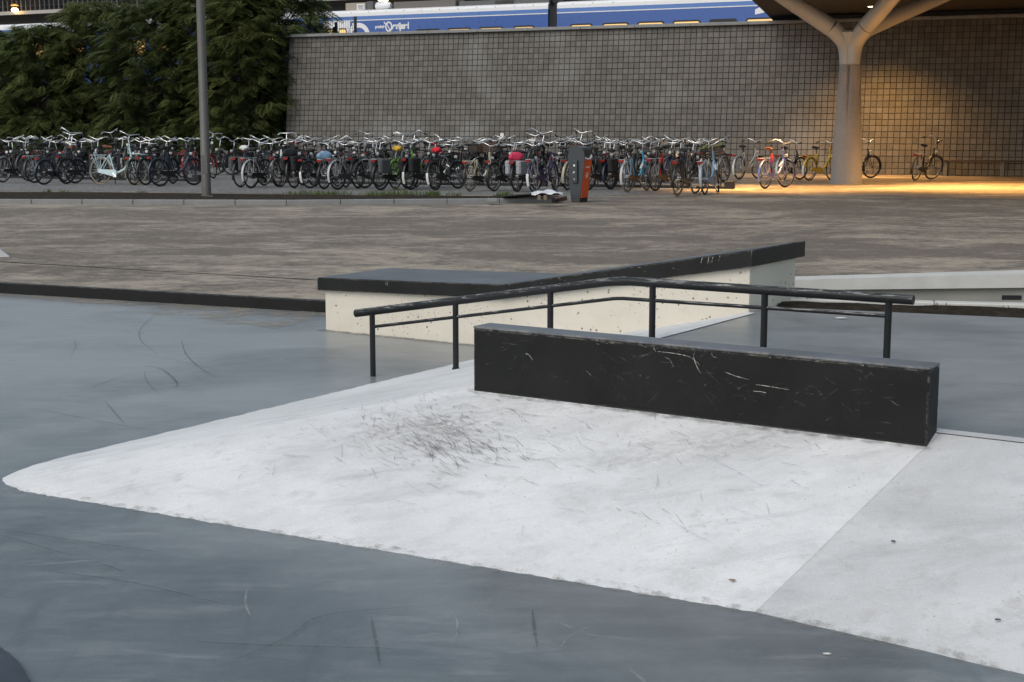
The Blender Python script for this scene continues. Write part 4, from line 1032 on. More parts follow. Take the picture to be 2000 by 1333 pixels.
for tx, ty, lean in ((-2.25,.15,.80), (1.02,-1.55,.85), (3.15,1.75,.7)):
    L_ = math.hypot(tx, ty); ux, uy = tx/L_, ty/L_
    s0 = (.085*ux, .085*uy, ZJ + .02); pts = bez(s0, (.085*ux, .085*uy, ZJ+.62), (.20*ux, .20*uy, ZJ+.70), (.52*ux, .52*uy, ZJ+.98), 14)
    rr = [.205 + .030*(i/14) for i in range(15)]
    m = MB(); m.tube(pts, rr, 28); m.build('fork', M_CSTEEL, colm, 60)
    st = Vector(pts[-1]); en = Vector((tx, ty, ZT)); dr2 = (en-st).normalized(); 
    m = MB(); m.tube([st + dr2*.004, st + dr2*.026], .228, 28); m.build('branch_joint', simple('seam_dark', (.03,.028,.025), .7), colm, 60)  # dark seam ring where the branch meets its fork
    m = MB(); nseg = 8; m.tube([st + dr2*.03 + (en - st - dr2*.03)*(i/nseg) for i in range(nseg+1)], [.238 - .04*(i/nseg) for i in range(nseg+1)], 28); m.build('branch', M_CSTEEL, colm, 60)
m = MB(); m.box(-.33,.33,-.30,.28,ZJ+.62,ZJ+.86,.10); 
wb_ = MB(); wb_.lathe([(.16,ZJ+.3),(.30,ZJ+.62),(.36,ZJ+.86),(.30,ZJ+.90)], 28); wb_.build('saddle_plate', M_CSTEEL, colm, 60)
m = MB(); a = R(-176); m.box(-.03,.03,-.003,.003,-.035,.035,0,Matrix.Translation((-.335,-.10,2.72)) @ Matrix.Rotation(R(68),4,'Z')); m.build('red_sticker', simple('sticker_red', (.45,.04,.05), .5), colm)
# --- downlights
M_LENS = simple('lamp_lens', (1,.85,.6), .3, 0, 0, 3, .5, (1.0,.72,.36), 14.0)
def downlight(x, y, label, watt, spot=100):
    o = tag(empty('downlight', (x, y, ZD)), label, 'lamp', 'round downlights under the canopy')
    m = MB(); m.lathe([(.19,-.03),(.20,-.004),(.15,-.002)], 24, caps=False); m.build('rim', M_EDGE, o, 40)
    m = MB(); m.lathe([(.001,-.022),(.165,-.022),(.17,-.012)], 24, caps=False); m.build('lens', M_LENS, o, 40)
    l = bpy.data.lights.new('downlight_beam', 'SPOT'); l.energy = watt; l.color = (1.0, .53, .16); l.spot_size = R(spot); l.spot_blend = 1.0; l.shadow_soft_size = .2
    lo2 = bpy.data.objects.new('downlight_beam', l); col.objects.link(lo2); lo2.parent = o; lo2.location = (0,0,-.05)
v_ = G(1706, 12, ZD); downlight(v_[0], v_[1], 'lit round downlight between the two right branches of the column', 2300, 120)
p = G(1492, 369, PZ); downlight(p[0], p[1], 'lit round downlight above the lavender bike, out of view overhead', 4600, 78)
p = G(1800, 368.5, PZ); downlight(p[0], p[1], 'lit round downlight overhead in front of the column, out of view', 3800, 66)
p = G(2010, 367, PZ); downlight(p[0], p[1], 'lit round downlight overhead in front of the bench, out of view', 5600, 112)
# --- bench
b0 = G(1866, 346, PZ)[:2]; 
bd = WD; bp0 = wb + WD*( (G(1858,346,PZ)[0]-wb[0])/WD[0]) - WN*.55
be = tag(empty('bench', (bp0[0], bp0[1], PZ), WA), 'plain dark plank bench on concrete legs against the tiled wall', 'bench')
M_WOOD = simple('dark_wood', (.045,.026,.014), .6, 0, .35, 8)
for k in range(3): m = MB(); m.box(0, 3.6, -.2+.14*k, -.2+.14*k+.128, .455, .505, .006); m.build('plank', M_WOOD, be)
for x in (.34, 2.06, 3.4): m = MB(); m.box(x-.06, x+.06, -.17, .2, 0, .455, .01); m.build('leg', simple('bench_concrete', (.16,.15,.13), .8), be)

# ================================================================== BICYCLES
CM = {}
def paint(name, c, rough=.35, metal=0.0): return simple('paint_' + name, c, rough, metal, .15, 9)
PAINT = dict(black=(.012,.012,.013), navy=(.018,.026,.055), charcoal=(.035,.037,.04), silver=(.42,.43,.44), cream=(.55,.50,.38), mint=(.48,.60,.62), blue=(.06,.24,.36), paleblue=(.16,.28,.42),
             green=(.16,.36,.05), lavender=(.16,.20,.42), yellow=(.62,.44,.05), red=(.32,.02,.02), brown=(.10,.05,.03), darkgreen=(.02,.05,.03), grey=(.14,.145,.15), purple=(.035,.025,.07))
M_CHR = simple('chrome', (.70,.70,.70), .22, .9, .05, 9); M_TYRE = simple('tyre_rubber', (.012,.012,.012), .7, 0, .3, 20); M_RIM = simple('rim_alloy', (.30,.30,.29), .45, .6, .1, 9)
M_TYRET = simple('tyre_tan', (.26,.20,.13), .7, 0, .2, 20)
M_GRIP = simple('grip_black', (.012,.012,.012), .6); M_REDL = simple('tail_light_red', (.24,.008,.006), .25, 0, .1, 9); M_REFW = simple('white_fender_tip', (.66,.66,.64), .4)
M_SPOKE = simple('spoke_steel', (.20,.20,.20), .45, .6, .1, 9)
M_LENSW = simple('headlight_lens', (.7,.7,.68), .15, .3, .05)
WR = .345
def cached(key, fn):
    if key not in CM: CM[key] = fn()
    return CM[key]
def circ(r, n, cx, cz, a0=0, a1=360, y=0):
    full = abs(a1-a0) >= 360
    return [(cx + r*math.cos(R(a0+(a1-a0)*k/(n if full else n-1))), y, cz + r*math.sin(R(a0+(a1-a0)*k/(n if full else n-1)))) for k in range(n)]
def w_tyre(m): mb = MB(); mb.tube(circ(WR-.019, 28, 0, 0), .019, 6, closed=True, up=(0,1,0)); return mb.mesh('tyre', m, 60)
def w_rim(m): mb = MB(); mb.tube(circ(WR-.044, 28, 0, 0), .010, 4, closed=True, up=(0,1,0)); return mb.mesh('rim', m, 60)
def w_spokes():
    mb = MB()
    for k in range(22):
        a = 2*math.pi*k/22; b_ = a + (.35 if k % 2 else -.35); y = .028 if k % 2 else -.028
        mb.tube([(.03*math.cos(b_), y, .03*math.sin(b_)), ((WR-.05)*math.cos(a), 0, (WR-.05)*math.sin(a))], .0022, 3, caps=False)
    mb.tube([(0,-.055,0),(0,.055,0)], .026, 8); return mb.mesh('spokes', M_SPOKE)
def fr_step(m):
    mb = MB(); BB = (.46,0,.29); ST_ = (.26,0,.80)
    mb.tube([BB, (.36,0,.55), ST_], .016, 8); mb.tube([(.98,0,.70),(.86,0,.50),(.68,0,.355),BB], .021, 8); mb.tube([(.955,0,.80),(.82,0,.60),(.62,0,.47),(.375,0,.50)], .015, 8)
    mb.tube([(.925,0,.91),(.985,0,.68)], .021, 8)
    for s in (-1,1): mb.tube([BB,(.3,s*.05,.31),(0,s*.065,WR)], .011, 6); mb.tube([(.265,s*.02,.78),(.15,s*.055,.6),(0,s*.065,WR)], .010, 6)
    return mb.mesh('frame', m, 50)
def fr_dia(m):
    mb = MB(); BB = (.46,0,.29); ST_ = (.25,0,.84)
    mb.tube([BB, ST_], .016, 8); mb.tube([(.975,0,.72), BB], .019, 8); mb.tube([(.93,0,.86), (.262,0,.80)], .016, 8); mb.tube([(.915,0,.93),(.985,0,.68)], .020, 8)
    for s in (-1,1): mb.tube([BB,(.3,s*.05,.31),(0,s*.065,WR)], .011, 6); mb.tube([(.26,s*.02,.80),(.15,s*.055,.6),(0,s*.065,WR)], .010, 6)
    return mb.mesh('frame', m, 50)
def fr_low(m):
    mb = MB(); BB = (.46,0,.29); ST_ = (.27,0,.78)
    mb.tube([BB, ST_], .019, 8); mb.tube([(.975,0,.74),(.90,0,.56),(.76,0,.40),(.60,0,.325),BB], [.03,.032,.032,.032,.03], 10); mb.tube([(.915,0,.95),(.985,0,.68)], .026, 8)
    for s in (-1,1): mb.tube([BB,(.3,s*.05,.31),(0,s*.065,WR)], .013, 6); mb.tube([(.27,s*.02,.74),(.15,s*.055,.58),(0,s*.065,WR)], .012, 6)
    return mb.mesh('frame', m, 50)
def fork_(m):
    mb = MB(); mb.tube([(.985,-.05,.68),(.985,.05,.68)], .018, 6)
    for s in (-1,1): mb.tube([(.985,s*.045,.69),(1.03,s*.052,.54),(1.075,s*.052,.42),(1.12,s*.052,WR)], [.015,.014,.012,.010], 6)
    return mb.mesh('fork', m, 50)
def bar_up():
    mb = MB(); mb.tube([(.935,0,.88),(.90,0,1.10)], .013, 8); mb.tube([(.9,-.0,1.10),(.955,0,1.11)], .014, 6)
    h = [(.74,.29,1.12),(.82,.29,1.155),(.905,.25,1.185),(.955,.14,1.15),(.955,.05,1.112)]; p = h + [(x,-y,z) for x, y, z in reversed(h)]
    mb.tube(p, .0125, 8); mb.tube([(.93,.22,1.19),(.90,.30,1.20)], .006, 4); mb.tube([(.93,-.22,1.19),(.90,-.30,1.20)], .006, 4); return mb.mesh('handlebar', M_CHR, 60)
def bar_flat():
    mb = MB(); mb.tube([(.935,0,.88),(.90,0,1.09)], .013, 8)
    h = [(.78,.30,1.10),(.87,.24,1.125),(.93,.12,1.11),(.94,.03,1.10)]; p = h + [(x,-y,z) for x, y, z in reversed(h)]
    mb.tube(p, .0125, 8); mb.tube([(.90,.2,1.10),(.86,.3,1.08)], .006, 4); mb.tube([(.90,-.2,1.10),(.86,-.3,1.08)], .006, 4); return mb.mesh('handlebar', M_CHR, 60)
def grip_(z, s): mb = MB(); x0, y0 = (.74, .29) if z > 1.11 else (.78, .30); mb.tube([(x0-.09, s*(y0+.012), z-.025),(x0+.02, s*y0, z+.006)], .0175, 8); return mb.mesh('grip', M_GRIP, 60)
def saddle_(m):
    mb = MB(); sec = [(.10,.085,.035),(.13,.105,.045),(.20,.085,.04),(.27,.045,.032),(.36,.022,.022)]; vs_ = []; n = 10
    for i, (x, w, h) in enumerate(sec):
        for k in range(n):
            a = 2*math.pi*k/n; vs_.append((x, w*math.cos(a), .965 + (.012 if i < 2 else 0) + h*math.sin(a)*(1 if math.sin(a) > 0 else .9)))
    fs = [(i*n+k, (i+1)*n+k, (i+1)*n+(k+1)%n, i*n+(k+1)%n) for i in range(len(sec)-1) for k in range(n)] + [tuple(range(n)), tuple(reversed(range((len(sec)-1)*n, len(sec)*n)))]
    mb.add(vs_, fs); mb.tube([(.255,0,.80),(.215,0,.95)], .013, 6); return mb.mesh('saddle', m, 50)
def fender_(m, cx, a0, a1, name):
    mb = MB(); n = 16; vs_ = []
    for k in range(n):
        a = R(a0+(a1-a0)*k/(n-1))
        for r, y in ((WR+.016,-.032),(WR+.030,-.014),(WR+.030,.014),(WR+.016,.032)): vs_.append((cx+r*math.cos(a), y, WR+r*math.sin(a)))
    mb.add(vs_, [(4*k+j,4*k+j+1,4*k+5+j,4*k+4+j) for k in range(n-1) for j in range(3)])
    for an in ((a0+a1)/2-10, a1-14 if cx == 0 else a0+14):
        for s in (-1,1): mb.tube([(cx,s*.06,WR),(cx+(WR+.02)*math.cos(R(an)), s*.03, WR+(WR+.02)*math.sin(R(an)))], .0035, 3)
    return mb.mesh(name, m, 60)
def tip_(): 
    mb = MB(); n = 6; vs_ = []
    for k in range(n):
        a = R(166+(44)*k/(n-1))
        for r, y in ((WR+.019,-.033),(WR+.034,-.015),(WR+.034,.015),(WR+.019,.033)): vs_.append((r*math.cos(a), y, WR+r*math.sin(a)))
    mb.add(vs_, [(4*k+j,4*k+j+1,4*k+5+j,4*k+4+j) for k in range(n-1) for j in range(3)]); return mb.mesh('fender_tip', M_REFW, 60)
def case_(m):
    mb = MB(); pts = []
    for k in range(9): a = R(-80+160*k/8); pts.append((.475+.088*math.cos(a), .29+.088*math.sin(a)))
    for k in range(7): a = R(100+160*k/6); pts.append((.0+.046*math.cos(a), WR+.046*math.sin(a)))
    mb.prism([(x,0,z) for x, z in pts], (0,-.085,0), (0,-.045,0)); me_ = mb.mesh('chain_case', m, 40); return fixn(me_)
def rack_(m):
    mb = MB(); z = .755
    for y in (-.06,-.02,.02,.06): mb.tube([(-.30,y,z),(.20,y,z)], .006, 5)
    mb.tube([(-.30,-.065,z),(-.30,.065,z)], .007, 5); mb.tube([(.20,-.065,z),(.20,.065,z)], .007, 5)
    for s in (-1,1):
        mb.tube([(-.16,s*.065,z),(0,s*.075,WR)], .006, 5); mb.tube([(-.26,s*.065,z),(-.02,s*.075,WR)], .006, 5); mb.tube([(.06,s*.065,z),(.01,s*.075,WR)], .006, 5)
    return mb.mesh('luggage_rack', m, 50)
def tail_(): mb = MB(); mb.box(-.345,-.305,-.062,.062,.69,.745,.008); return mb.mesh('tail_light', M_REDL)
def crank_():
    mb = MB(); mb.tube([(.46,-.10,.29),(.46,.09,.29)], .02, 8); mb.tube([(.46,-.10,.29),(.58,-.10,.20)], .009, 5); mb.tube([(.46,.09,.29),(.34,.09,.38)], .009, 5)
    mb.box(.54,.63,-.19,-.11,.188,.212); mb.box(.295,.385,.10,.18,.368,.392); return mb.mesh('crank', M_CHR)
def stand_(): mb = MB(); mb.tube([(.42,.03,.28),(.36,.14,.12),(.30,.23,.006)], .010, 6); return mb.mesh('kickstand', M_GRIP, 50)
def stand2_():
    mb = MB()
    for s in (-1,1): mb.tube([(.44,s*.04,.27),(.42,s*.14,.02),(.40,s*.19,.008)], .010, 6)
    return mb.mesh('kickstand', M_GRIP, 50)
def lamp_(): mb = MB(); mb.tube([(1.0,0,.80),(1.03,0,.80),(1.075,0,.80)], [.02,.042,.04], 10); return mb.mesh('headlight', M_LENSW, 50)
def pann_(m):
    mb = MB()
    for s in (-1,1):
        x0, x1 = -.26, .12; y0, y1 = sorted((s*.075, s*.205)); mb.box(x0, x1, y0, y1, .42, .75, .035); mb.box(x0-.006, x1+.006, y0-.004, y1+.004, .60, .765, .03)
    mb.box(-.22,.08,-.08,.08,.752,.768,.004); return mb.mesh('panniers', m, 30)
def crate_(m):
    mb = MB(); x0, x1, y0, y1, z0, z1 = 1.0, 1.32, -.22, .22, .83, 1.07; t = .012
    for k in range(4): z = z0 + (z1-z0)*k/4; mb.box(x0,x1,y0,y0+t,z,z+.048); mb.box(x0,x1,y1-t,y1,z,z+.048); mb.box(x0,x0+t,y0,y1,z,z+.048); mb.box(x1-t,x1,y0,y1,z,z+.048)
    mb.box(x0,x1,y0,y1,z0-.012,z0)
    return mb.mesh('front_crate', m)
def carrier_(m):
    mb = MB()
    for k in range(6): y = -.2+.08*k; mb.tube([(1.0,y,.79),(1.36,y,.79)], .007, 4)
    for x in (1.0,1.18,1.36): mb.tube([(x,-.21,.79),(x,.21,.79)], .008, 4)
    for z in (.86,.93,1.0): mb.tube([(.985,-.17,z),(.985,.17,z)], .007, 4)
    mb.tube([(.985,-.18,.79),(.985,-.18,1.04),(.985,.18,1.04),(.985,.18,.79)], .009, 4); mb.tube([(1.12,-.06,WR),(1.2,-.12,.79)], .007, 4); mb.tube([(1.12,.06,WR),(1.2,.12,.79)], .007, 4)
    return mb.mesh('front_carrier', m, 50)
def lump(name, m, c, r, seed, sq=(1,1,1)):
    rs = np.random.RandomState(seed); mb = MB(); n, k2 = 9, 12; vs_ = []
    for i in range(n+1):
        th = math.pi*i/n
        for k in range(k2):
            ph = 2*math.pi*k/k2; rr = 1 + .22*math.sin(3*ph+th*2+seed)*math.sin(th) + .12*(rs.rand()-.5)
            vs_.append((c[0]+r*sq[0]*rr*math.sin(th)*math.cos(ph), c[1]+r*sq[1]*rr*math.sin(th)*math.sin(ph), c[2]+r*sq[2]*rr*math.cos(th)))
    mb.add(vs_, [(i*k2+k, (i+1)*k2+k, (i+1)*k2+(k+1)%k2, i*k2+(k+1)%k2) for i in range(n) for k in range(k2)]); return mb.mesh(name, m, 50)
M_CLOTH = {k: simple('cloth_'+k, c, .85, 0, .3, 12) for k, c in dict(black=(.015,.015,.016), grey=(.07,.072,.076), lightgrey=(.30,.31,.33), pink=(.62,.04,.10), red=(.58,.015,.03), white=(.62,.62,.60), blue=(.22,.36,.50), yellow=(.60,.36,.04), brown=(.16,.06,.025), orange=(.75,.18,.02), purple=(.14,.13,.34)).items()}
SA = Vector((.985-.925, 0, .68-.91)).normalized()      # steering axis
SP = Vector((.955, 0, .80))
def bicycle(x, y, z, heading, kind, colour, label, opt=None, lean=0.0, steer=0.0, pitch=0.0, mat=None, group='bicycles parked at the racks'):
    opt = opt or {}
    root = empty('bicycle', (x, y, z), 0)
    root.rotation_euler = (R(lean), R(-pitch), R(heading)) if mat is None else (0,0,0)
    if mat is not None: root.matrix_world = mat
    else: root.scale = (1, 1, rnd.uniform(.97, 1.06))
    tag(root, label, 'bicycle', group)
    pm = paint(colour, PAINT[colour]); fc = opt.get('fender', 'silver' if rnd.random() < .08 else colour); fm = paint(fc, PAINT[fc])
    SM = Matrix.Translation(SP) @ Matrix.Rotation(R(steer), 4, SA) @ Matrix.Translation(-SP)
    def part(name, key, fn, parent=root, M=None):
        o = link(name, cached(key, fn), parent)
        if M is not None: o.matrix_local = M
        return o
    fk = {'step': fr_step, 'dia': fr_dia, 'low': fr_low}[kind]
    part('frame', ('fr', kind, colour), lambda: fk(pm)); part('fork', ('fork', colour), lambda: fork_(pm), M=SM)
    ty = opt.get('tyre', 'b'); tyk = M_TYRET if ty == 't' else M_TYRE; rim = opt.get('rim', 'alloy' if rnd.random() < .35 else 'black'); rmm = M_RIM if rim == 'alloy' else M_GRIP
    spin = rnd.random()*360
    for nm, M in (('rear_wheel', Matrix.Translation((0,0,WR))), ('front_wheel', SM @ Matrix.Translation((1.12,0,WR)))):
        w_ = part(nm, ('tyre', ty), lambda: w_tyre(tyk), M=M @ Matrix.Rotation(R(spin), 4, 'Y'))
        part('rim', ('rim', rim), lambda: w_rim(rmm), w_); part('spokes', 'spokes', w_spokes, w_)
    bk = opt.get('bar', 'up' if kind != 'dia' or rnd.random() < .4 else 'flat')
    hb_ = part('handlebar', ('bar', bk), bar_up if bk == 'up' else bar_flat, M=SM)
    zg = 1.12 if bk == 'up' else 1.10
    for s in (-1,1): part('grip', ('grip', bk, s), lambda: grip_(zg, s), hb_)
    sc = opt.get('saddle', 'black'); part('saddle', ('saddle', sc), lambda: saddle_(M_CLOTH[sc]))
    part('rear_fender', ('rf', fc), lambda: fender_(fm, 0, 20, 205, 'rear_fender')); part('front_fender', ('ff', fc), lambda: fender_(fm, 1.12, -15, 150, 'front_fender'), M=SM)
    if opt.get('tip', rnd.random() < .05): part('fender_tip', 'tip', tip_)
    cc_ = opt.get('case', colour if kind != 'dia' else 'black'); part('chain_case', ('case', cc_), lambda: case_(paint(cc_, PAINT[cc_])))
    rc = opt.get('rack', 'silver' if rnd.random() < .2 else 'black'); part('luggage_rack', ('rack', rc), lambda: rack_(paint(rc, PAINT[rc]))); part('tail_light', 'tail', tail_)
    part('crank', 'crank', crank_); part('headlight', 'lamp', lamp_, M=SM)
    if opt.get('stand', True): part('kickstand', 'stand', stand_)
    if 'pann' in opt: part('panniers', ('pann', opt['pann']), lambda: pann_(M_CLOTH[opt['pann']]))
    if 'crate' in opt: part('front_crate', ('crate', opt['crate']), lambda: crate_(simple('crate_'+opt['crate'], dict(wood=(.055,.032,.02), black=(.02,.02,.02))[opt['crate']], .7)), M=SM)
    if 'carrier' in opt: part('front_carrier', ('carrier', opt['carrier']), lambda: carrier_(paint(opt['carrier'], PAINT[opt['carrier']])), M=SM)
    if 'cover' in opt: part('saddle_cover', ('cover', opt['cover']), lambda: lump('saddle_cover', M_CLOTH[opt['cover']], (.19,0,.985), .13, 5, (1.15,.85,.55)))
    if 'bag' in opt: part('bag', ('bag', opt['bag']), lambda: lump('bag', M_CLOTH[opt['bag']], (-.08,0,.85), .17, 9, (1.3,.9,.7)))
    if 'mirror' in opt:
        mb = MB(); mb.tube([(.90,-.24,1.18),(.95,-.30,1.36)], .006, 5); mb.tube([(.965,-.30,1.40),(.975,-.30,1.40)], .055, 12); link('mirror', mb.mesh('mirror', M_LENSW, 50), root)
    if 'garland' in opt:
        mb = MB(); gc = M_GRASS
        for k in range(60):
            a = rnd.random(); px_, py_ = (1.0+.32*rnd.random(), rnd.choice((-.23,.23))) if a < .6 else (rnd.choice((.99,1.33)), rnd.uniform(-.22,.22)); zz_ = 1.06+.05*rnd.random() - (.3*rnd.random() if rnd.random() < .25 else 0)
            mb.box(px_-.014,px_+.014,py_-.014,py_+.014,zz_-.012,zz_+.012)
        link('flower_garland', mb.mesh('flower_garland', simple('garland', (.20,.24,.05), .7, 0, .7, 60)), root).matrix_local = SM
    if 'redbag' in opt: part('bag', 'redtube', lambda: lump('bag', M_CLOTH['red'], (.40,.06,.62), .10, 3, (.5,.5,2.4)))
    return root

FB = []   # front bikes: px, py of the rear tyre's contact point, heading, kind, colour, label, options
def fb(px, py, h, kind, colour, label, steer=0, lean=0, pitch=0, **o): FB.append((px, py, h, kind, colour, label, steer, lean, pitch, o))
fb(6, 357, 50, 'dia', 'black', 'black bike cut off by the left edge of the photo', rim='alloy')
fb(68, 358, 46, 'step', 'charcoal', 'dark grey bike second from the left edge, overlapped by its neighbour', rim='black')
fb(86, 361.5, 46, 'dia', 'navy', 'dark bike with pale rims and red tail light near the left edge', lean=3, tip=False)
fb(130, 360, 44, 'step', 'black', 'black bike with a brown leather saddle left of the pale mint bike', saddle='brown', rim='black', case='black', fender='black', tip=False)
fb(197, 360.5, -38, 'low', 'mint', 'pale mint transport bike with front carrier and mint chain case', carrier='mint', fender='mint', rack='mint', case='mint', tyre='t', saddle='brown', steer=-8)
fb(262, 362, 58, 'dia', 'black', 'black bike directly right of the pale mint bike', fender='black')
fb(285, 362.5, 52, 'dia', 'black', 'black bike with red tail light left of the dark blue step-through bike', rim='black')
fb(313, 365, 40, 'low', 'navy', 'dark blue step-through bike left of the lamp post', fender='navy', case='black', rack='black', tip=False)
fb(372, 352, 55, 'step', 'red', 'bike with red frame parts just left of the lamp post', case='black')
fb(470, 366.5, 58, 'step', 'black', 'black bike with white saddle cover and grey panniers right of the lamp post', cover='white', pann='grey')
fb(491, 368.5, 56, 'dia', 'black', 'black bike with silver fenders beside the white saddle cover', fender='silver', rack='silver')
fb(548, 366, 60, 'dia', 'charcoal', 'dark bike in front of the left end of the tiled wall', lean=-3)
fb(575, 368.5, 60, 'step', 'black', 'black bike with a bulky black bag left of the white-tipped fender bike', bag='black', pann='black', tip=False)
fb(606, 368.5, 54, 'step', 'black', 'black bike with long white rear fender tip left of the blue bag', tip=True, rack='black')
fb(633, 370.5, 58, 'step', 'black', 'black bike with a pale blue bag on its rack', bag='blue', tip=False)
fb(660, 371.5, 50, 'dia', 'grey', 'grey bike with silver luggage rack right of the blue bag', rack='silver', steer=14, case='charcoal')
fb(700, 369, 60, 'dia', 'black', 'black bike left of the bike with grey panniers', fender='black')
fb(744, 372.5, 56, 'step', 'black', 'black bike with large grey panniers left of the green bike', pann='grey', rack='silver')
fb(772, 370, 62, 'low', 'green', 'bright green bike with a yellow saddle cover', cover='yellow', rack='green', fender='green', steer=-12)
fb(803, 371.5, 58, 'step', 'black', 'black bike with white fender tip right of the green bike', tip=True, pann='black')
fb(851, 372.5, 60, 'dia', 'black', 'black bike with a red saddle cover', cover='red', tip=True, rack='black')
fb(918, 374.5, 62, 'low', 'cream', 'cream bike with cream rack right of the fallen bike', tyre='t', rack='cream', fender='black', case='black', mirror=1)
fb(965, 374.5, 62, 'dia', 'black', 'black bike between the cream bike and the pink bag', fender='black', rack='black', tip=False)
fb(1010, 375.5, 66, 'step', 'black', 'black bike with a pink bag and grey panniers', bag='pink', pann='lightgrey', rack='black')
fb(1044, 377, 66, 'step', 'purple', 'dark purple bike with white fender tip left of the litter bin', tip=True, steer=-22)
fb(1085, 368, 60, 'dia', 'black', 'black bike half hidden behind the left side of the litter bin', crate='wood')
fb(1108, 372, 66, 'step', 'cream', 'bike with a pale fender hidden behind the litter bin', fender='cream')
fb(1150, 372, 60, 'dia', 'charcoal', 'dark bike directly right of the litter bin')
fb(1193, 371, 62, 'dia', 'navy', 'navy bike with dark blue panniers left of the blue bike', pann='black')
fb(1226, 376.5, 63, 'low', 'blue', 'petrol blue bike with silver luggage rack right of the litter bin', rack='silver', fender='silver', case='brown', tyre='t')
fb(1280, 374, 62, 'dia', 'black', 'black bike right of the petrol blue bike', redbag=1)
fb(1323, 384, 70, 'step', 'black', 'black bike on a kickstand standing nearest the camera', tyre='t', case='black', saddle='black', rack='black', tip=False)
fb(1377, 381, 74, 'low', 'paleblue', 'light blue bike with a flower-trimmed wooden crate on the front', crate='wood', garland=1, rack='silver', fender='silver', steer=-15)
fb(1444, 351.5, 58, 'step', 'silver', 'silver bike with white fender tip near the wall, left of the lavender bike', tip=True, fender='silver', rack='silver')
fb(1494, 369.5, 65, 'low', 'lavender', 'lavender bike with a red bag in the lamp light', fender='lavender', rack='silver', saddle='brown', redbag=1, steer=22)
fb(1528, 354, 62, 'step', 'black', 'black bike behind the lavender bike near the wall', tip=True, steer=10)
fb(1580, 353.5, 56, 'low', 'yellow', 'yellow bike with front carrier left of the column', carrier='black', fender='yellow', rack='yellow', case='yellow', tip=True)
fb(1668, 350.5, 62, 'step', 'black', 'black bike half hidden behind the right side of the column', saddle='brown', tip=False, steer=15)
fb(1787, 353.5, 69, 'step', 'black', 'lone black bike leaning right between column and bench', rack='silver', fender='charcoal', lean=7, steer=32)
for (px, py, h, kind, colour, label, st, le, pi_, o_) in FB:
    p = G(px, py, PZ+.004); bicycle(p[0], p[1], PZ+.004, h - math.degrees(math.atan((px-1000)/FPX)) + (rnd.uniform(-3,3)), kind, colour, label, o_, le + rnd.uniform(-5,5), st + rnd.uniform(-14,14), pi_)
# the fallen bike
p = G(868, 368, PZ)
Mf = Matrix.Translation((p[0], p[1], PZ+.10)) @ Matrix.Rotation(R(42),4,'Z') @ Matrix.Rotation(R(-66),4,'X')
bicycle(0,0,0,0,'low','charcoal','charcoal grey bike lying fallen on the pavement left of the cream bike', dict(fender='charcoal', case='charcoal', rack='charcoal', tip=False, stand=False), mat=Mf, steer=25)
# rows behind: bikes placed from the other side of the racks and a further row near the wall
ORD = ['first','second','third','fourth','fifth','sixth','seventh','eighth','ninth','tenth','eleventh','twelfth','thirteenth','fourteenth','fifteenth','sixteenth','seventeenth','eighteenth','nineteenth','twentieth']
cols_ = ['black']*20 + ['charcoal']*6 + ['navy']*4 + ['silver','darkgreen','grey','brown']
def row(x0, x1, y_at, n, hd, where, rowname, jy=.25):
    for i in range(n):
        x = x0 + (x1-x0)*(i+.5)/n + rnd.uniform(-5,5); p = G(x, y_at(x), PZ+.004)
        kind = rnd.choice(['dia','step','step','low']); c = rnd.choice(cols_); o_ = {}
        r_ = rnd.random()
        if r_ < .10: o_['crate'] = rnd.choice(['black','wood'])
        elif r_ < .2: o_['carrier'] = 'black'
        elif r_ < .3: o_['pann'] = rnd.choice(['black','grey'])
        elif r_ < .34: o_['cover'] = rnd.choice(['white','red'])
        up = rnd.random() < .22
        bicycle(p[0], p[1]+rnd.uniform(-jy,jy), PZ+.004+(.05 if up else 0), hd-math.degrees(math.atan((x-1000)/FPX))+rnd.uniform(-18,18), kind, c, f'{ORD[i]} bike from the left in the {rowname}, {where}', o_, rnd.uniform(-8,8), rnd.uniform(-35,35), (11 if up else 0))
rnd.seed(91)
yB1 = lambda x: 345.0 + .010*x; yB2 = lambda x: 346 + .0105*(x-480)
row(-20, 365, yB1, 17, 232, 'left of the lamp post', 'middle row'); row(-10, 372, lambda x: yB1(x)-8, 14, 60, 'left of the lamp post', 'back row')
row(415, 540, lambda x: 341, 4, 235, 'just right of the lamp post', 'back row')
row(520, 815, yB2, 14, 238, 'between wall corner and red saddle cover', 'middle row'); row(560, 850, lambda x: yB2(x)-8.5, 10, 60, 'between wall corner and red saddle cover', 'back row')
row(815, 1110, yB2, 14, 238, 'between red saddle cover and litter bin', 'middle row'); row(860, 1110, lambda x: yB2(x)-8.5, 8, 62, 'between red saddle cover and litter bin', 'back row')
row(1110, 1425, yB2, 14, 240, 'right of the litter bin', 'middle row'); row(1130, 1400, lambda x: yB2(x)-8.5, 7, 62, 'right of the litter bin', 'back row')
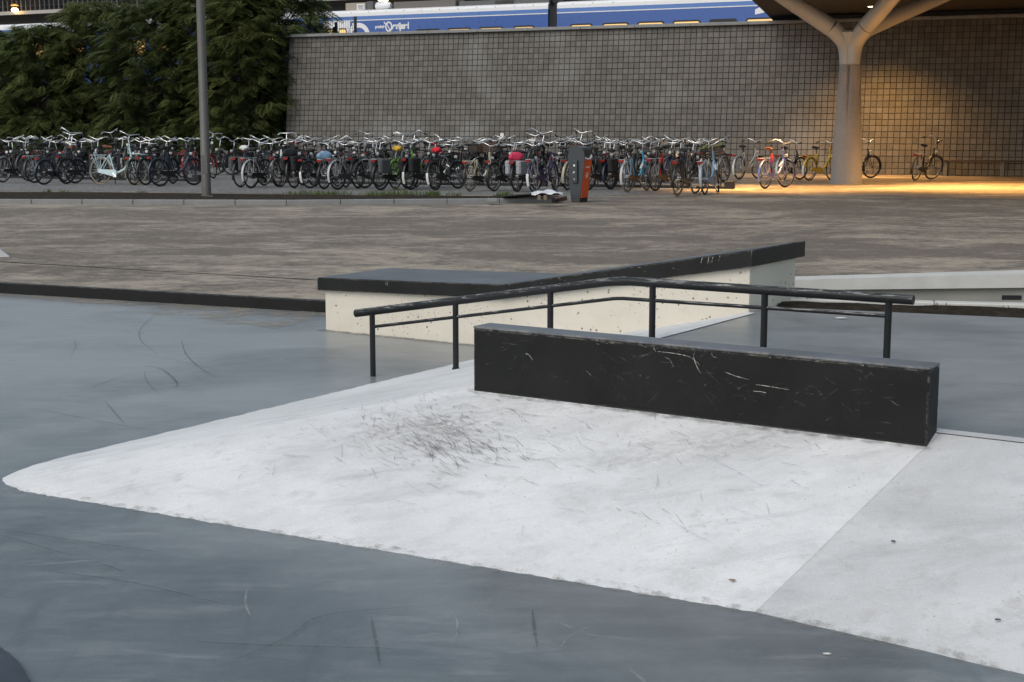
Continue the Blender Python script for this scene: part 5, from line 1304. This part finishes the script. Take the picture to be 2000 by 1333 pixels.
# ------------------------------------------------------------------ bike racks
M_RACK = simple('rack_black', (.012,.012,.013), .5, .2)
def rackrow(xa, ya, xb, yb, label):
    p = G(xa, ya, PZ)[:2]; q_ = G(xb, yb, PZ)[:2]; d = q_-p; L_ = float(np.linalg.norm(d)); o = tag(empty('bike_rack', (p[0],p[1],PZ), math.atan2(d[1],d[0])), label, 'bike rack', 'black steel bike racks')
    for y in (0, .42): m = MB(); m.box(0, L_, y-.03, y+.03, .005, .06, .006); m.build('base_rail', M_RACK, o)
    n = int(L_/.40)
    hm = cached('hoop', lambda: (lambda mb: (mb.tube([(0,-.03,.05),(0,-.03,.42),(0,.05,.55),(0,.35,.55),(0,.45,.40),(0,.45,.05)], .013, 6), mb.tube([(.065,-.03,.05),(.065,-.03,.42),(.065,.05,.55),(.065,.35,.55),(.065,.45,.40),(.065,.45,.05)], .013, 6), mb.mesh('hoop', M_RACK, 50))[-1])(MB()))
    hm2 = cached('hoop2', lambda: (lambda mb: (mb.tube([(0,0,.05),(0,0,.78),(0,.08,.90),(0,.35,.90)], .016, 6), mb.tube([(.07,0,.05),(.07,0,.78),(.07,.08,.90),(.07,.35,.90)], .016, 6), mb.mesh('hoop', M_RACK, 50))[-1])(MB()))
    for i in range(n): h_ = link('hoop', hm if i % 2 else hm2, o); h_.location = (.2+i*.40, 0, 0)
    for x in (0, L_): m = MB(); m.box(x-.12, x+.12, -.10, .10, .0, .20, .01); m.build('end_block', M_RACK, o)
rackrow(-60, 347, 386, 355.5, 'long black steel bike rack left of the lamp post')
rackrow(512, 358, 1060, 364.5, 'long black steel bike rack between lamp post and litter bin'); rackrow(1090, 365, 1425, 369.5, 'black steel bike rack right of the litter bin ending by the light blue bike')

# ================================================================== TREES ON THE EMBANKMENT
M_LEAF = [mk_leafmat('leaf_a', (.050,.072,.023), (.160,.190,.064), .3, 1.3), mk_leafmat('leaf_b', (.056,.078,.024), (.172,.196,.066), .3, 1.3), mk_leafmat('leaf_c', (.042,.062,.022), (.132,.160,.056), .3, 1.3)]
M_BARK = simple('bark', (.05,.038,.028), .9, 0, .4, 12)
def frond_tpl(n=7):
    """a drooping compound leaf of unit length along +X: leaflet quads"""
    v = []; 
    for k in range(n):
        t = (k+.6)/n; x = t; z = -.28*t*t; ll = .24*math.sin(math.pi*(t*.85+.12))+.07; w = .060
        for s in (-1,1):
            a = R(62)*s; dx, dy = math.cos(a), math.sin(a); px, py = -dy, dx
            b = np.array([x,0,z]); tpn = b+np.array([dx*ll,dy*ll,-.10*ll]); mid = b+np.array([dx*ll*.5,dy*ll*.5,.0])
            v += [b, mid+np.array([px,py,0])*w, tpn, mid-np.array([px,py,0])*w]
    return np.array(v)
FT = frond_tpl()
def leaf_mesh(name, mats4, mat):
    """mats4: list of (pos, yaw, droop, roll, scale)"""
    n = len(FT); N = len(mats4); allv = np.empty((N*n, 3)); 
    for i, (p, ya, dr, ro, sc_) in enumerate(mats4):
        cy_, sy = math.cos(ya), math.sin(ya); cd, sd2 = math.cos(dr), math.sin(dr); cr_, sr = math.cos(ro), math.sin(ro)
        Rz = np.array([[cy_,-sy,0],[sy,cy_,0],[0,0,1]]); Ry = np.array([[cd,0,sd2],[0,1,0],[-sd2,0,cd]]); Rx = np.array([[1,0,0],[0,cr_,-sr],[0,sr,cr_]])
        allv[i*n:(i+1)*n] = (FT*sc_) @ (Rz@Ry@Rx).T + p
    me = bpy.data.meshes.new(name); nv = N*n; nf = nv//4
    me.vertices.add(nv); me.vertices.foreach_set('co', allv.ravel()); me.loops.add(nv); me.loops.foreach_set('vertex_index', np.arange(nv, dtype=np.int32))
    me.polygons.add(nf); me.polygons.foreach_set('loop_start', np.arange(0, nv, 4, dtype=np.int32)); me.polygons.foreach_set('loop_total', np.full(nf, 4, dtype=np.int32))
    me.materials.append(mat); me.update(calc_edges=True); return me
def tree(x, y, z, h, rx, ry, label, mat, ns=95, zlow=.12, seed=0):
    rs = np.random.RandomState(seed); o = tag(empty('tree', (x,y,z)), label, 'tree', 'trees on the embankment')
    tk = MB(); bend = rs.uniform(-.3,.3,2); pts = [(bend[0]*t*t, bend[1]*t*t-.25*t, h*.9*t) for t in np.linspace(0,1,9)]
    tk.tube([(0,0,-.4)]+pts, [.12]+[.11*(1-.85*t)+.012 for t in np.linspace(0,1,9)], 8); tips = []
    for k in range(ns):
        u = (k+.5)/ns; zt = h*(zlow + (1-zlow)*u**.85); a = k*2.39996+rs.uniform(-.3,.3)
        prof = math.sin(math.pi*min(1,max(0,(u*.86+.12))))**.55; rr = prof*rs.uniform(.72,1.08)
        bx, by = math.cos(a)*rx*rr, math.sin(a)*ry*rr
        t0 = max(.05, min(.95, (zt/h)-.12)); s0 = np.array([bend[0]*t0*t0, bend[1]*t0*t0-.25*t0, h*.9*t0]); tipp = np.array([bx, by, zt])
        if k % 3 == 0: tk.tube([tuple(s0), tuple((s0+tipp)/2+np.array([0,0,.22])), tuple(tipp)], [.034,.02,.008], 5, caps=False)
        tips.append((s0, tipp, a))
    tk.build('trunk', M_BARK, o, 60)
    L_ = []
    for s0, tp_, a in tips:
        nF = rs.randint(34, 48)
        for _ in range(nF):
            t = rs.uniform(.62, 1.12); base = s0+(tp_-s0)*t + np.array([0,0,.10-.5*max(0,t-.75)])+rs.normal(0,.15,3)*np.array([1,1,.30]); ya = a+rs.normal(0,.65)
            L_.append((base, ya, rs.uniform(-.15,.45), rs.uniform(-.4,.4), rs.uniform(.34,.66)))
        for _ in range(5):
            t = rs.uniform(.25,.6); base = s0+(tp_-s0)*t+rs.normal(0,.12,3); L_.append((base, a+rs.normal(0,1.2), rs.uniform(-.2,.6), rs.uniform(-.6,.6), rs.uniform(.3,.55)))
    link('crown', leaf_mesh('crown', L_, mat), o); return o
def tb(px, n_back): 
    # point on the embankment below pixel column px, n_back metres behind the wall line extension
    d = ray(px, 300); d = d[:2]/d[1]; 
    q_ = wl0 + WN*n_back; A_ = np.array([[d[0], -WD[0]],[d[1], -WD[1]]]); s_ = np.linalg.solve(A_, q_); return d*s_[0]
def ez(n): v = max(0, min(1, (n+1.2)/9.7)); return PZ-.03+3.53*(v*v*(3-2*v))
TREES = [(-235,1.0,5.6,1.9,1.6,1,'leafy tree beyond the left edge of the photo, farthest left'), (-130,.7,5.4,1.9,1.6,0,'leafy tree just beyond the left edge of the photo'), (-30,1.2,5.3,1.9,1.6,2,'leafy dark tree cut off by the left edge of the photo'), (85,.6,5.35,1.7,1.5,0,'dark feathery tree second from the left edge on the embankment'), (190,1.6,6.2,1.7,1.6,1,'tall feathery tree left of the lamp post, third from the left edge'),
         (300,.5,6.2,1.8,1.6,2,'feathery tree just left of the lamp post'), (400,1.0,7.0,1.7,1.6,0,'tall feathery tree directly behind the lamp post'), (478,.2,6.6,1.55,1.5,1,'light green feathery tree between lamp post and wall corner'), (560,1.7,7.2,1.55,1.4,0,'tree leaning over the left end of the tiled wall coping')]
for i, (px, nb_, h, rx, ry, mi, lab) in enumerate(TREES):
    p = tb(px, nb_); z = ez(nb_); tree(p[0], p[1], z-.05, h+.5-z*.75, rx*1.12, ry*1.1, lab, M_LEAF[mi], 130, .05, 40+i)
# dark undergrowth below the trees
def shrub(x, y, z, r, h, label, seed):
    rs = np.random.RandomState(seed); o = tag(empty('shrub', (x,y,z)), label, 'shrub', 'undergrowth shrubs on the embankment'); L_ = []
    st = MB()
    for k in range(7):
        a = rs.rand()*6.28; st.tube([(0,0,-.1),(math.cos(a)*r*.35,math.sin(a)*r*.35,h*.5),(math.cos(a)*r*.7,math.sin(a)*r*.7,h*.85)], [.022,.014,.006], 5, caps=False)
    st.build('stems', M_BARK, o, 60)
    for _ in range(420):
        a = rs.rand()*6.28; e = rs.rand(); rr = r*math.sqrt(rs.rand())*(1-.45*e**2); L_.append((np.array([math.cos(a)*rr, math.sin(a)*rr, h*(.05+.95*e)]), a+rs.normal(0,.9), rs.uniform(-.2,.6), rs.uniform(-.6,.6), rs.uniform(.25,.42)))
    link('foliage', leaf_mesh('foliage', L_, M_LEAF[2]), o)
for i, px in enumerate((-20, 40, 100, 160, 220, 285, 350, 415, 470, 525)):
    p = tb(px, .1 if i % 2 else -.5); shrub(p[0], p[1], ez(0)-.1, 1.1, 1.7 + .3*(i % 3), f'{ORD[i]} dark shrub from the left behind the bikes under the trees', 200+i)
